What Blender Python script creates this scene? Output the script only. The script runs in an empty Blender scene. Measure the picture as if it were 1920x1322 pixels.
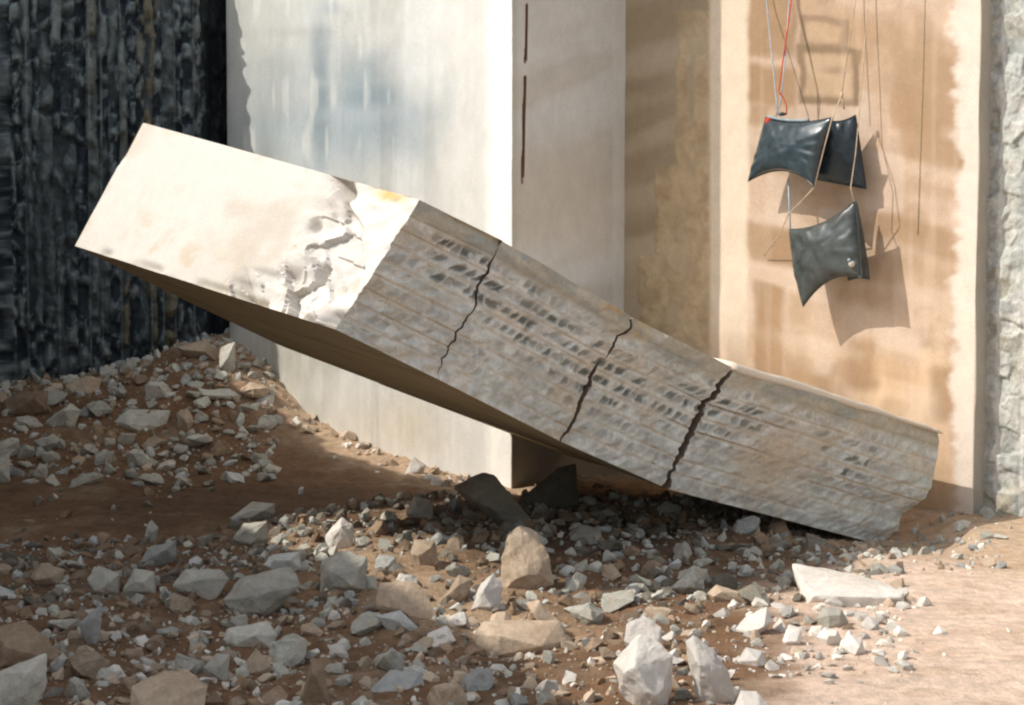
import bpy, bmesh, math, random
import numpy as np
from mathutils import Vector, Matrix, noise as mnoise

# ------------------------------------------------------------------ camera, light, exposure
scene = bpy.context.scene
C = scene.collection
F_PX, CX, CY = 3000.0, 960.0, 661.0
CAM_Z, PITCH = 2.5, math.atan((661.0 - 480.0) / 3000.0)
cam_data = bpy.data.cameras.new('camera')
cam_data.sensor_width = 36.0
cam_data.lens = F_PX / 1920.0 * 36.0
cam_data.clip_start, cam_data.clip_end = 0.1, 1000.0
cam = bpy.data.objects.new('camera', cam_data)
C.objects.link(cam)
cam.location = (0, 0, CAM_Z)
cam.rotation_euler = (math.radians(90) - PITCH, 0, 0)
scene.camera = cam

SUN_AZ, SUN_EL = math.radians(8.0), math.radians(45)      # direction the light travels, from +X towards +Y
sun_dir = Vector((math.cos(SUN_AZ) * math.cos(SUN_EL), math.sin(SUN_AZ) * math.cos(SUN_EL), -math.sin(SUN_EL)))
sd = bpy.data.lights.new('sun', 'SUN')
sd.energy, sd.angle, sd.color = 3.3, math.radians(0.53), (1.0, 0.94, 0.86)
sun = bpy.data.objects.new('sun', sd)
C.objects.link(sun)
sun.rotation_euler = sun_dir.to_track_quat('-Z', 'Y').to_euler()
sun.location = (-20, 0, 30)

world = bpy.data.worlds.new('World')
scene.world = world
world.use_nodes = True
wn = world.node_tree
sky = wn.nodes.new('ShaderNodeTexSky')
sky.sky_type = 'NISHITA'
sky.sun_disc = False
sky.sun_elevation = SUN_EL
sx, sy = -sun_dir.x, -sun_dir.y
sky.sun_rotation = math.atan2(sx, sy)
sky.dust_density = 2.5
wn.nodes['Background'].inputs[1].default_value = 0.15
hs = wn.nodes.new('ShaderNodeHueSaturation')            # hazy, whitish summer sky
hs.inputs['Saturation'].default_value = .36
wn.links.new(sky.outputs[0], hs.inputs['Color'])
wn.links.new(hs.outputs[0], wn.nodes['Background'].inputs[0])

scene.view_settings.view_transform = 'Standard'
scene.view_settings.look = 'None'
scene.view_settings.exposure = 0.42
scene.view_settings.gamma = 1.0
scene.view_settings.use_curve_mapping = False
scene.render.engine = 'CYCLES'
scene.cycles.use_denoising = True
scene.cycles.filter_width = 2.2
scene.cycles.max_bounces = 6

# ------------------------------------------------------------------ helpers
rng = np.random.default_rng(7)
random.seed(7)
SP, CP = math.sin(PITCH), math.cos(PITCH)


def ray(px, py):
    dx, dv = (px - CX) / F_PX, -(py - CY) / F_PX
    return np.array([dx, CP + dv * SP, dv * CP - SP])


def at(px, py, Y):
    d = ray(px, py)
    return np.array([0, 0, CAM_Z]) + d * (Y / d[1])


def lin(r, g, b):
    f = lambda c: (c / 255 / 12.92) if c / 255 <= .04045 else ((c / 255 + .055) / 1.055) ** 2.4
    return np.array([f(r), f(g), f(b)])


def _hash(ix, iy, iz, seed):
    h = (ix * 374761393 + iy * 668265263 + iz * 2147483647 + seed * 1274126177) & 0xFFFFFFFF
    h = ((h ^ (h >> 13)) * 1274126177) & 0xFFFFFFFF
    h = ((h ^ (h >> 16)) * 2246822519) & 0xFFFFFFFF
    return ((h ^ (h >> 15)) & 0xFFFFFF) / float(0xFFFFFF)


def vnoise(x, y, z=0.0, seed=0):
    x, y, z = np.broadcast_arrays(np.asarray(x, float), np.asarray(y, float), np.asarray(z, float))
    ix, iy, iz = np.floor(x).astype(np.int64), np.floor(y).astype(np.int64), np.floor(z).astype(np.int64)
    fx, fy, fz = x - ix, y - iy, z - iz
    s = lambda t: t * t * (3 - 2 * t)
    fx, fy, fz = s(fx), s(fy), s(fz)
    r = 0
    for a in (0, 1):
        for b in (0, 1):
            for c in (0, 1):
                w = (fx if a else 1 - fx) * (fy if b else 1 - fy) * (fz if c else 1 - fz)
                r = r + w * _hash(ix + a, iy + b, iz + c, seed)
    return r


def fbm(x, y, z=0.0, seed=0, octv=4):
    r, a, t = 0, 1.0, 0
    for k in range(octv):
        r = r + a * vnoise(np.asarray(x) * 2 ** k, np.asarray(y) * 2 ** k, np.asarray(z) * 2 ** k, seed + k * 17)
        t += a
        a *= .5
    return r / t


def sstep(a, b, x):
    t = np.clip((np.asarray(x) - a) / (b - a), 0, 1)
    return t * t * (3 - 2 * t)


def mixc(c, col, m):
    m = np.clip(np.asarray(m), 0, 1)[..., None]
    return c * (1 - m) + np.asarray(col) * m


def chips(s, b, seed):
    """Chipped facets: jittered cells, each a tilted plane. Returns height -1..1, a random per cell, edge distance."""
    s, b = np.asarray(s, float), np.asarray(b, float)
    i0, j0 = np.floor(s).astype(np.int64), np.floor(b).astype(np.int64)
    best = np.full(s.shape, 9.0)
    sec = np.full(s.shape, 9.0)
    h = np.zeros(s.shape)
    rnd = np.zeros(s.shape)
    for di in (-1, 0, 1):
        for dj in (-1, 0, 1):
            ci, cj = i0 + di, j0 + dj
            ox = ci + _hash(ci, cj, 1, seed)
            oy = cj + .15 + .7 * _hash(ci, cj, 2, seed)
            d = np.hypot(s - ox, b - oy)
            r3, r4, r5, r6 = (_hash(ci, cj, k, seed) for k in (3, 4, 5, 6))
            hh = (r3 - .5) + (r4 - .5) * 1.8 * (s - ox) + (r5 - .5) * 1.8 * (b - oy)
            near = d < best
            sec = np.where(near, best, np.minimum(sec, d))
            h = np.where(near, hh, h)
            rnd = np.where(near, r6, rnd)
            best = np.where(near, d, best)
    return h, rnd, sec - best


def tag(o, label=None, cat=None, group=None, kind=None):
    if label: o['label'] = label
    if cat: o['category'] = cat
    if group: o['group'] = group
    if kind: o['kind'] = kind
    return o


def link(name, me, mats, parent=None, loc=None, rotz=0):
    o = bpy.data.objects.new(name, me)
    C.objects.link(o)
    for m in (mats if isinstance(mats, (list, tuple)) else [mats]):
        if len(me.materials) < (len(mats) if isinstance(mats, (list, tuple)) else 1):
            me.materials.append(m)
    if parent: o.parent = parent
    if loc is not None: o.location = loc
    o.rotation_euler.z = rotz
    return o


def empty(name, loc=(0, 0, 0), rotz=0):
    o = bpy.data.objects.new(name, None)
    C.objects.link(o)
    o.location = loc
    o.rotation_euler.z = rotz
    return o


def grids_mesh(name, grids, smooth=True, weld=2e-4):
    """grids: list of (V[n,m,3], Col[n,m,3] or colour, material index, flip)"""
    V, Fc, Cl, M = [], [], [], []
    off = 0
    for g in grids:
        v, c, mi, flip = g
        n, m = v.shape[:2]
        V.append(v.reshape(-1, 3))
        Cl.append(np.broadcast_to(c, v.shape).reshape(-1, 3))
        idx = np.arange(n * m).reshape(n, m) + off
        q = np.stack([idx[:-1, :-1], idx[1:, :-1], idx[1:, 1:], idx[:-1, 1:]], -1).reshape(-1, 4)
        if flip: q = q[:, ::-1]
        Fc.append(q)
        M.append(np.full(len(q), mi))
        off += n * m
    V, Fc, Cl, M = np.concatenate(V), np.concatenate(Fc), np.concatenate(Cl), np.concatenate(M)
    me = bpy.data.meshes.new(name)
    me.from_pydata(V.tolist(), [], Fc.tolist())
    me.polygons.foreach_set('material_index', M.astype(np.int32))
    me.polygons.foreach_set('use_smooth', np.full(len(M), smooth))
    at_ = me.attributes.new('tint', 'FLOAT_COLOR', 'CORNER')
    Lc = Cl[Fc.reshape(-1)]
    at_.data.foreach_set('color', np.concatenate([Lc, np.ones((len(Lc), 1))], 1).astype(np.float32).ravel())
    if weld:
        bm = bmesh.new()
        bm.from_mesh(me)
        bmesh.ops.remove_doubles(bm, verts=bm.verts, dist=weld)
        bm.to_mesh(me)
        bm.free()
    me.update()
    return me


# ------------------------------------------------------------------ materials
def new_mat(name):
    m = bpy.data.materials.new(name)
    m.use_nodes = True
    return m, m.node_tree, m.node_tree.nodes['Principled BSDF']


def N(nt, t, **kw):
    n = nt.nodes.new(t)
    for k, v in kw.items():
        setattr(n, k, v)
    return n


def noise_node(nt, scale, detail=6, rough=.6, coord='Object', vec=None):
    tc = N(nt, 'ShaderNodeTexCoord')
    n = N(nt, 'ShaderNodeTexNoise')
    n.inputs['Scale'].default_value = scale
    n.inputs['Detail'].default_value = detail
    n.inputs['Roughness'].default_value = rough
    src = tc.outputs[coord]
    if vec:
        mp = N(nt, 'ShaderNodeMapping')
        mp.inputs['Scale'].default_value = vec
        nt.links.new(src, mp.inputs[0])
        src = mp.outputs[0]
    nt.links.new(src, n.inputs['Vector'])
    return n


def painted(name, rough=.85, vary=.25, nscale=9.0, bump=.25, bscale=40.0, vec=None, bdist=.01):
    """Stone that takes its stains from the mesh's own tint, with grain and fine relief on top."""
    m, nt, bs = new_mat(name)
    a = N(nt, 'ShaderNodeAttribute', attribute_name='tint')
    n = noise_node(nt, nscale, 8, .65, vec=vec)
    mr = N(nt, 'ShaderNodeMapRange')
    mr.inputs['From Min'].default_value, mr.inputs['From Max'].default_value = .3, .7
    mr.inputs['To Min'].default_value, mr.inputs['To Max'].default_value = 1 - vary, 1 + vary * .7
    nt.links.new(n.outputs['Fac'], mr.inputs[0])
    mul = N(nt, 'ShaderNodeMix', data_type='RGBA', blend_type='MULTIPLY')
    mul.inputs[0].default_value = 1.0
    ng = noise_node(nt, 75.0, 4, .7)
    mg_ = N(nt, 'ShaderNodeMapRange')
    mg_.inputs['From Min'].default_value, mg_.inputs['From Max'].default_value = .3, .7
    mg_.inputs['To Min'].default_value, mg_.inputs['To Max'].default_value = .86, 1.12
    nt.links.new(ng.outputs['Fac'], mg_.inputs[0])
    mm = N(nt, 'ShaderNodeMath', operation='MULTIPLY')
    nt.links.new(mr.outputs[0], mm.inputs[0])
    nt.links.new(mg_.outputs[0], mm.inputs[1])
    nt.links.new(a.outputs['Color'], mul.inputs[6])
    nt.links.new(mm.outputs[0], mul.inputs[7])
    nt.links.new(mul.outputs[2], bs.inputs['Base Color'])
    bs.inputs['Roughness'].default_value = rough
    bs.inputs['Specular IOR Level'].default_value = .25
    b = N(nt, 'ShaderNodeBump')
    b.inputs['Strength'].default_value = bump
    b.inputs['Distance'].default_value = bdist
    n2 = noise_node(nt, bscale, 8, .7)
    nt.links.new(n2.outputs['Fac'], b.inputs['Height'])
    nt.links.new(b.outputs[0], bs.inputs['Normal'])
    return m


def rock_mat(name, c1, c2, dust, dust_amt=.5):
    m, nt, bs = new_mat(name)
    oi = N(nt, 'ShaderNodeObjectInfo')
    n = noise_node(nt, 8.0, 9, .72)
    cr = N(nt, 'ShaderNodeValToRGB')
    cr.color_ramp.elements[0].position, cr.color_ramp.elements[1].position = .35, .68
    cr.color_ramp.elements[0].color = (*c1, 1)
    cr.color_ramp.elements[1].color = (*c2, 1)
    nt.links.new(n.outputs['Fac'], cr.inputs[0])
    n3 = noise_node(nt, 3.5, 8, .7)
    mr = N(nt, 'ShaderNodeMapRange')
    mr.inputs['From Min'].default_value, mr.inputs['From Max'].default_value = .45, .65
    mr.inputs['To Max'].default_value = dust_amt
    nt.links.new(n3.outputs['Fac'], mr.inputs[0])
    mx = N(nt, 'ShaderNodeMix', data_type='RGBA')
    nt.links.new(mr.outputs[0], mx.inputs[0])
    nt.links.new(cr.outputs[0], mx.inputs[6])
    mx.inputs[7].default_value = (*dust, 1)
    hv = N(nt, 'ShaderNodeMapRange')
    hv.inputs['To Min'].default_value, hv.inputs['To Max'].default_value = .7, 1.22
    nt.links.new(oi.outputs['Random'], hv.inputs[0])
    mul = N(nt, 'ShaderNodeMix', data_type='RGBA', blend_type='MULTIPLY')
    mul.inputs[0].default_value = 1
    nt.links.new(mx.outputs[2], mul.inputs[6])
    nt.links.new(hv.outputs[0], mul.inputs[7])
    nt.links.new(mul.outputs[2], bs.inputs['Base Color'])
    bs.inputs['Roughness'].default_value = .9
    bs.inputs['Specular IOR Level'].default_value = .2
    b = N(nt, 'ShaderNodeBump')
    b.inputs['Strength'].default_value = .8
    b.inputs['Distance'].default_value = .02
    n2 = noise_node(nt, 22.0, 8, .7)
    nt.links.new(n2.outputs['Fac'], b.inputs['Height'])
    nt.links.new(b.outputs[0], bs.inputs['Normal'])
    return m


def plain(name, col, rough=.7, spec=.3, nscale=12, vary=.25, bump=.1):
    m, nt, bs = new_mat(name)
    n = noise_node(nt, nscale, 6, .6)
    cr = N(nt, 'ShaderNodeValToRGB')
    cr.color_ramp.elements[0].position, cr.color_ramp.elements[1].position = .3, .7
    cr.color_ramp.elements[0].color = (*[c * (1 - vary) for c in col], 1)
    cr.color_ramp.elements[1].color = (*[min(1, c * (1 + vary)) for c in col], 1)
    nt.links.new(n.outputs['Fac'], cr.inputs[0])
    nt.links.new(cr.outputs[0], bs.inputs['Base Color'])
    bs.inputs['Roughness'].default_value = rough
    bs.inputs['Specular IOR Level'].default_value = spec
    b = N(nt, 'ShaderNodeBump')
    b.inputs['Strength'].default_value = bump
    b.inputs['Distance'].default_value = .01
    nt.links.new(n.outputs['Fac'], b.inputs['Height'])
    nt.links.new(b.outputs[0], bs.inputs['Normal'])
    return m


M_SAWN = painted('sawn_stone', vary=.08, nscale=6, bump=.2, bscale=45, vec=(1, 1, .6))
M_TAN = painted('stained_stone', vary=.09, nscale=7, bump=.22, bscale=45, vec=(1, 1, .8))
M_DRILL = painted('drilled_rock', vary=.3, nscale=11, bump=.5, bscale=35, bdist=.02)
M_CHIP = painted('chipped_stone', vary=.16, nscale=16, bump=.35, bscale=45)
M_END = painted('pale_sawn_face', vary=.05, nscale=7, bump=.2, bscale=40)
M_GROUND = painted('soil_and_dust', rough=.95, vary=.32, nscale=9, bump=.9, bscale=26, bdist=.03)
M_GREY = rock_mat('grey_limestone', (.36, .35, .295), (.62, .60, .52), (.42, .33, .24), .55)
M_TANROCK = rock_mat('tan_limestone', (.34, .26, .18), (.56, .45, .34), (.30, .19, .11), .6)
M_WHITE = rock_mat('white_limestone', (.60, .56, .50), (.78, .74, .68), (.52, .41, .31), .5)
M_BROWN = rock_mat('earthy_rock', (.24, .165, .11), (.42, .32, .225), (.22, .13, .07), .6)
M_BLUEGREY = rock_mat('blue_grey_limestone', (.37, .375, .35), (.60, .60, .56), (.42, .37, .29), .4)
M_SHALE = rock_mat('dark_slab_rock', (.16, .15, .12), (.27, .25, .20), (.2, .14, .09), .5)
M_RUBBER = plain('bag_rubber', (.028, .045, .055), .27, .6, 7, .45, .2)
M_RUBBER3 = plain('bag_rubber_dark', (.014, .024, .032), .33, .5, 7, .4, .2)
M_RUBBER2 = plain('bag_rubber_worn', (.046, .056, .054), .36, .55, 6, .65, .25)
M_TRIM = plain('bag_trim', (.22, .27, .29), .6, .3)
M_RED = plain('red_cord', (.55, .07, .04), .8, .2)
M_BLUE = plain('pale_blue_hose', (.33, .43, .50), .5, .4)
M_ROPE = plain('cream_rope', (.50, .40, .29), .9, .1)
M_GREENLINE = plain('grey_green_cable', (.40, .35, .25), .7, .3)
M_BRASS = plain('dull_metal', (.4, .38, .33), .45, .5)

# ------------------------------------------------------------------ the layout of the quarry faces
R2 = math.sqrt(.5)
DA, DB = np.array([R2, -R2]), np.array([R2, R2])       # saw directions: A faces run right and nearer, B faces run right and farther
T0 = np.array([870 / 3000 * 15.4, 15.4])               # right foot of the tan face
PC = np.array([0.0, 17.26])                            # front corner of the pale pillar


def on_line(px, P, D):
    k = (px - CX) / F_PX
    # ray in plan at eye level: x = k' * y, corrected for the small pitch (negligible)
    t = (k * P[1] - P[0]) / (D[0] - k * D[1])
    return P + t * D, t


def wall_uv(px, py, P, D):
    """Pixel -> (distance along D from P, height) on a vertical face."""
    d = ray(px, py)
    # solve (0,0)+d*l = P + t*D in plan
    A = np.array([[d[0], -D[0]], [d[1], -D[1]]])
    l, t = np.linalg.solve(A, P)
    return t, CAM_Z + d[2] * l


pl, t_left = on_line(430, PC, DA)                      # left end of the pale pillar's front
DARK_D = np.array([math.cos(math.radians(17.6)), math.sin(math.radians(17.6))])
PD = pl                                                # right end of the dark face


def pts_box(tA, base_z, size=None):
    pass


# ------------------------------------------------------------------ ground
def hz(x, y):
    x, y = np.asarray(x, float), np.asarray(y, float)
    # distance in front of the pillar's front plane (normal -R2,-R2) and along it, leftwards
    rx, ry = x - PC[0], y - PC[1]
    dA = -(rx * R2 + ry * R2)
    tA = -(rx * R2 - ry * R2)
    zA = np.interp(tA, [-3, -.5, .3, 1.2, 2.4, 3.4, 4.2, 4.9, 5.4, 8], [0, 0, .03, .08, .2, .42, .64, .98, 1.18, 1.2])
    heapA = zA * np.exp(-(np.clip(dA, 0, None) / (1.1 + .12 * np.clip(tA, 0, 6))) ** 2)
    # distance in front of the dark face
    qx, qy = x - PD[0], y - PD[1]
    nD = np.array([DARK_D[1], -DARK_D[0]])
    dD = qx * nD[0] + qy * nD[1]
    tD = -(qx * DARK_D[0] + qy * DARK_D[1])
    zD = np.interp(tD, [-1, 0, .6, 1.2, 2.4, 4, 12], [0.9, 1.15, 1.12, .9, .85, .78, .9])
    zD = zD * sstep(-2.2, -.2, tD)
    heapD = zD * np.exp(-(np.clip(dD, 0, None) / 2.0) ** 2)
    z = np.maximum(heapA, heapD) + .25 * np.minimum(heapA, heapD)
    z = z + .13 * np.exp(-((y - 13.4) / 1.1) ** 2 - ((x - .4) / 2.0) ** 2)
    z = z - .17 * sstep(1.8, 3.3, x) * sstep(12.9, 14.6, y) * (1 - sstep(15.1, 15.7, y)) * (1 - sstep(3.7, 4.3, x))
    rub = 1 - sstep(1.4, 2.8, x + (y - 11) * -.35)
    z = z + (fbm(x * .9, y * .9, 0, 3) - .5) * .16 * (.25 + .75 * rub)
    z = z + (fbm(x * 4.5, y * 4.5, 0, 5) - .5) * .075 * (.2 + .8 * rub)
    z = z + (fbm(x * 14, y * 14, 0, 9, 2) - .5) * .028 * (.35 + .65 * rub)
    return z


def ground_hit(px, py, y0=7.5, y1=22.5):
    d = ray(px, py)
    Y = np.linspace(y0, y1, 800)
    P = np.array([0, 0, CAM_Z])[None] + d[None] * (Y / d[1])[:, None]
    below = P[:, 2] <= hz(P[:, 0], P[:, 1])
    k = np.argmax(below) if below.any() else len(Y) - 1
    return P[k]


gx = np.concatenate([[-150, -80, -45, -25, -16, -12, -9.5, -8], np.linspace(-7.2, 5.6, 330), [6.2, 7, 8.5, 11, 16, 25, 45, 80, 150]])
gy = np.concatenate([[-60, -30, -15, -6, 0, 3, 5, 6.5, 7.3], np.linspace(7.8, 22.0, 330), [22.6, 24, 27, 32, 45, 70, 120, 200]])
GX, GY = np.meshgrid(gx, gy, indexing='ij')
GZ = hz(GX, GY)
soil = np.array([.20, .112, .060])
dust = np.array([.68, .515, .40])
gcol = np.broadcast_to(soil, GX.shape + (3,)).copy()
nz = fbm(GX * 1.3, GY * 1.3, 0, 21)
gcol = mixc(gcol, [.36, .27, .18], sstep(.5, .75, fbm(GX * 2.5, GY * 2.5, 0, 22)) * .5)
gcol = mixc(gcol, [.10, .062, .035], sstep(.5, .7, fbm(GX * 1.1, GY * 1.6, 0, 29)) * .6)
# pale stone dust on the trafficked floor at the right and along the pillar's foot
edge = GX + (GY - 9) * -.33 + (nz - .5) * 1.2
gcol = mixc(gcol, dust * (.86 + .28 * fbm(GX * 3, GY * 4, 0, 23)[..., None]), sstep(.95, 1.7, edge))
gcol = mixc(gcol, [.40, .37, .32], sstep(13.4, 14.2, GY + (nz - .5) * 1.2) * sstep(2.6, 3.4, GX) * (1 - sstep(4.3, 5.0, GX)) * .8)
rx, ry = GX - PC[0], GY - PC[1]
dA = -(rx * R2 + ry * R2)
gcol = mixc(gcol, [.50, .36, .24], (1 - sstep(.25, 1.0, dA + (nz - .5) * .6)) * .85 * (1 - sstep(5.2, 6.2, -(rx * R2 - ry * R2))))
strip = np.exp(-((GX + 1.2 + (GY - 13) * .45) / .75) ** 2) * sstep(9.8, 10.6, GY) * (1 - sstep(14.3, 15.2, GY))
gcol = mixc(gcol, [.46, .33, .21], strip * (.45 + .5 * nz))  # pale dust painted along the sunlit strip to brighten it
gcol = mixc(gcol, [.085, .065, .045], np.exp(-((GX - 1.0) / 1.5) ** 2 - ((GY - 13.8) / 1.1) ** 2) * .8)  # shade under the block painted darker into the soil
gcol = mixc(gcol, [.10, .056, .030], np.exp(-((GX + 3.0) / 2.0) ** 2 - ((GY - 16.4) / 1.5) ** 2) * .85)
gcol = mixc(gcol, [.42, .26, .14], sstep(1.2, 2.6, GX) * sstep(.52, .7, fbm(GX * 3, GY * 4, 0, 24)) * .25)
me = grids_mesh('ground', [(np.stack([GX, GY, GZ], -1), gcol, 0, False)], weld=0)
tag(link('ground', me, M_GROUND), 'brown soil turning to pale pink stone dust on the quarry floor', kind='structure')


# ------------------------------------------------------------------ quarry faces
def box_rest(nx0, nx1, z0, z1, depth, col):
    """Back, sides, top of a slab whose front grid spans x nx0..nx1, z z0..z1 at y=0 (local)."""
    g = []

    def quad(a, b, c, d):
        g.append((np.array([[a, b], [d, c]], float), np.asarray(col), 0, False))
    quad((nx0, depth, z0), (nx1, depth, z0), (nx1, depth, z1), (nx0, depth, z1))
    return g


def face_mesh(name, xs, zs, disp, col, depth, side_col, mi=0):
    """Front grid in local coordinates (x along, -y outwards, z up), its rim run back to make a solid."""
    X, Z = np.meshgrid(xs, zs, indexing='ij')
    d = disp(X, Z)
    V = np.stack([X, -d, Z], -1)
    c = col(X, Z)
    g = [(V, c, mi, False)]
    B = V.copy()
    B[..., 1] = depth

    def rim(sl, flip):
        a, b = V[sl], B[sl]
        g.append((np.stack([a, b], 0), np.asarray(side_col), mi, flip))
    rim((0, slice(None)), False)
    rim((-1, slice(None)), True)
    rim((slice(None), 0), True)
    rim((slice(None), -1), False)
    g.append((np.stack([np.stack([B[0, 0], B[0, -1]]), np.stack([B[-1, 0], B[-1, -1]])]), np.asarray(side_col), mi, True))
    return grids_mesh(name, g)


# --- dark drilled face at the left
DLEN = 9.9
DEND = 9.0
dx_ = np.concatenate([np.linspace(0, DLEN - 3.6, 50)[:-1], np.linspace(DLEN - 3.6, DLEN, 300)])
dz_ = np.linspace(-.8, 6.5, 430)
bars = np.cumsum(np.concatenate([[-.2], rng.uniform(.08, .17, 100)]))      # drill columns
lines_x = np.cumsum(np.concatenate([[.1], rng.choice([.15, .24, .38], 48)]))  # pale straight drill edges


def d_field(X, Z):
    wx = (fbm(X * 3, Z * 2.2, 0, 35) - .5) * .07
    k = np.searchsorted(bars, X + wx)
    lo = bars[np.clip(k - 1, 0, None)]
    tau = (X + wx - lo) / np.maximum(bars[np.clip(k, 0, len(bars) - 1)] - lo, .02)
    ph = _hash(k, k * 0, k * 0, 5)
    wz = (fbm(X * 6, Z * 5, 0, 36) - .5) * .22
    n = .55 * vnoise(k * 3.7 + tau * .8, (Z + wz) * 7.5 + ph * 40, 0, 31) + .3 * fbm(X * 9, (Z + wz) * 9, 0, 37) + .15 * vnoise(k * 1.3, Z * 1.1, 0, 38)
    ln_ = np.min(np.abs(X[..., None] + ((vnoise(X * 0 + 3, Z * .4, 0, 46) - .5) * .05)[..., None] - lines_x[None, None]), -1)
    return k, tau, n, ln_, wz


def d_disp(X, Z):
    k, tau, n, ln_, wz = d_field(X, Z)
    groove = (1 - (2 * np.clip(tau, 0, 1) - 1) ** 2)
    d = groove * .05 + (n - .5) * .34 * (.35 + .65 * groove) + (fbm(X * 14, Z * 14, 0, 34) - .5) * .03
    d = d + (vnoise(k * 5.1, Z * .5, 0, 47) - .5) * .06
    # broken corner next to the pillar sinks back into a narrow gap
    return d - .28 * sstep(DEND - .30, DEND - .12, X)


def d_col(X, Z):
    k, tau, n, ln_, wz = d_field(X, Z)
    c = np.broadcast_to(np.array([.020, .029, .037]), X.shape + (3,)).copy()
    big = fbm(X * .9, Z * .7, 0, 39)
    c = mixc(c, [.085, .11, .12], sstep(.46, .60, n + (big - .5) * .35) * .9)
    c = mixc(c, [.19, .22, .22], sstep(.58, .72, n + (big - .5) * .35) * .8)
    c = mixc(c, [.20, .245, .26], sstep(.56, .66, fbm(X * 20, (Z + wz) * 16, 0, 50)) * sstep(.3, .55, n + (big - .5) * .4) * .7)
    c = mixc(c, [.10, .125, .13], sstep(.6, .8, vnoise(k * 2.3, Z * .35, 0, 44)) * .55)
    tone = sstep(.5, .8, vnoise(k * 4.7, Z * .12, 0, 49)) * sstep(DEND - 2.3, DEND - 1.5, X) * (1 - sstep(DEND - .5, DEND - .3, X))
    c = mixc(c, [.155, .135, .08], tone * sstep(.38, .55, n) * .8)
    c = mixc(c, [.17, .20, .20], (1 - sstep(.006, .016, ln_)) * sstep(.3, .5, vnoise(X * 2, Z * .6, 0, 45)) * .8)
    c = mixc(c, [.010, .014, .018], sstep(DEND - .34, DEND - .22, X) * .9)  # deep shade of the gap painted near black into the rock
    return c


o_d = PD - DARK_D * (DEND + .02)
me = face_mesh('quarry_wall', dx_, dz_, d_disp, d_col, 2.5, (.05, .055, .06))
tag(link('quarry_wall', me, M_DRILL, loc=(o_d[0], o_d[1], 0), rotz=math.atan2(DARK_D[1], DARK_D[0])),
    'dark blackish quarry face with vertical drill grooves and chipped rock at the left', 'quarry wall')

# --- pale pillar: front (A) and side (B) in one solid, local frame with x along A from its left end
FL = t_left * -1                                        # length of the front
SLEN = 1.9
HP = 9.6


def front_col(X, Z, UV):
    px, py = UV
    c = np.broadcast_to(np.array([.56, .55, .505]), X.shape + (3,)).copy()
    n = fbm(X * 2, Z * 1.2, 0, 51)
    c = mixc(c, [.64, .63, .59], sstep(.45, .7, n))
    blue = np.array([.20, .265, .295])
    wob = lambda s: (fbm(px / 60, py / 60, 0, s) - .5)

    def blob(cx, cy, rx_, ry_, col, a, s, p=1.0):
        q = ((px - cx) / rx_) ** 2 + ((py - cy) / ry_) ** 2
        return mixc(c, col, a * np.exp(-(q * (1 + 1.6 * wob(s))) ** p))
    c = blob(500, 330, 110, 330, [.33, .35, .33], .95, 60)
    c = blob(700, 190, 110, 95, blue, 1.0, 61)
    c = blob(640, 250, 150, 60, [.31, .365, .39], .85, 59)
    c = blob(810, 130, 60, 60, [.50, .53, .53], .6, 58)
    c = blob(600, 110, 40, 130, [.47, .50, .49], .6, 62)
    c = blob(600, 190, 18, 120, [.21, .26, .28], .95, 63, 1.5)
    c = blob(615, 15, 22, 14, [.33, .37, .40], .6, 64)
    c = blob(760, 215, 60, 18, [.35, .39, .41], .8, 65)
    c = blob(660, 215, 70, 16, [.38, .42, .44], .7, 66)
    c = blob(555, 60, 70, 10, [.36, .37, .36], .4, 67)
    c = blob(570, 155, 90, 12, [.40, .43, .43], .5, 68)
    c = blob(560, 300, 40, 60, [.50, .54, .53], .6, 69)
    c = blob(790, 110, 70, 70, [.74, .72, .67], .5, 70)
    c = blob(560, 690, 110, 70, [.42, .40, .31], .6, 71)  # shade at the lower left painted grey-green into the front
    c = blob(740, 800, 130, 60, [.60, .50, .36], .5, 72)
    # streaks run down the saw cut
    st = vnoise(px / 26, py / 420, 0, 73)
    c = mixc(c, c * .8, sstep(.55, .8, st) * .7 * (1 - sstep(780, 880, px)))
    st = vnoise(px / 9, py / 90, 0, 74)
    c = mixc(c, [.70, .70, .64], sstep(.7, .9, st) * .35 * (1 - sstep(700, 800, px)))
    # fresh pale strip beside the corner
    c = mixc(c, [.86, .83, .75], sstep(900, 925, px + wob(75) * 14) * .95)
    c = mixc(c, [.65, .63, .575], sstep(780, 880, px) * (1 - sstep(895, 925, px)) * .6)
    return c


def side_col(X, Z, UV):
    px, py = UV
    c = np.broadcast_to(np.array([.62, .64, .635]), X.shape + (3,)).copy()
    warp = (fbm(px / 90, py / 90, 0, 80) - .5) * 60
    bed = vnoise((py + (px - 960) * .33 + warp) / 55, px / 900, 0, 81)
    c = mixc(c, [.50, .485, .44], sstep(.4, .85, bed) * .7)
    bed2 = vnoise((py + (px - 960) * .42 + warp) / 23, px / 500, 0, 82)
    c = mixc(c, [.58, .57, .52], sstep(.62, .8, bed2) * .45)
    c = mixc(c, [.58, .52, .44], sstep(200, 420, py) * (1 - sstep(420, 520, py)) * .6)
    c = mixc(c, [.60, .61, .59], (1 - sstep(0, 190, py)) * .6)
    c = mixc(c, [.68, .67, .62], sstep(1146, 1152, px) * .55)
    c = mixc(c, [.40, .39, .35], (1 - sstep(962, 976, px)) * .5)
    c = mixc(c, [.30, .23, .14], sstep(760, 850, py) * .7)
    # a rusty drill hole in two lengths
    lx = 988 - py * .022
    slit = np.abs(px - lx) < 2.6
    on = ((py > 8) & (py < 116)) | ((py > 142) & (py < 346))
    c = np.where((slit & on)[..., None], np.array([.16, .085, .05]), c)
    return c


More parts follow.
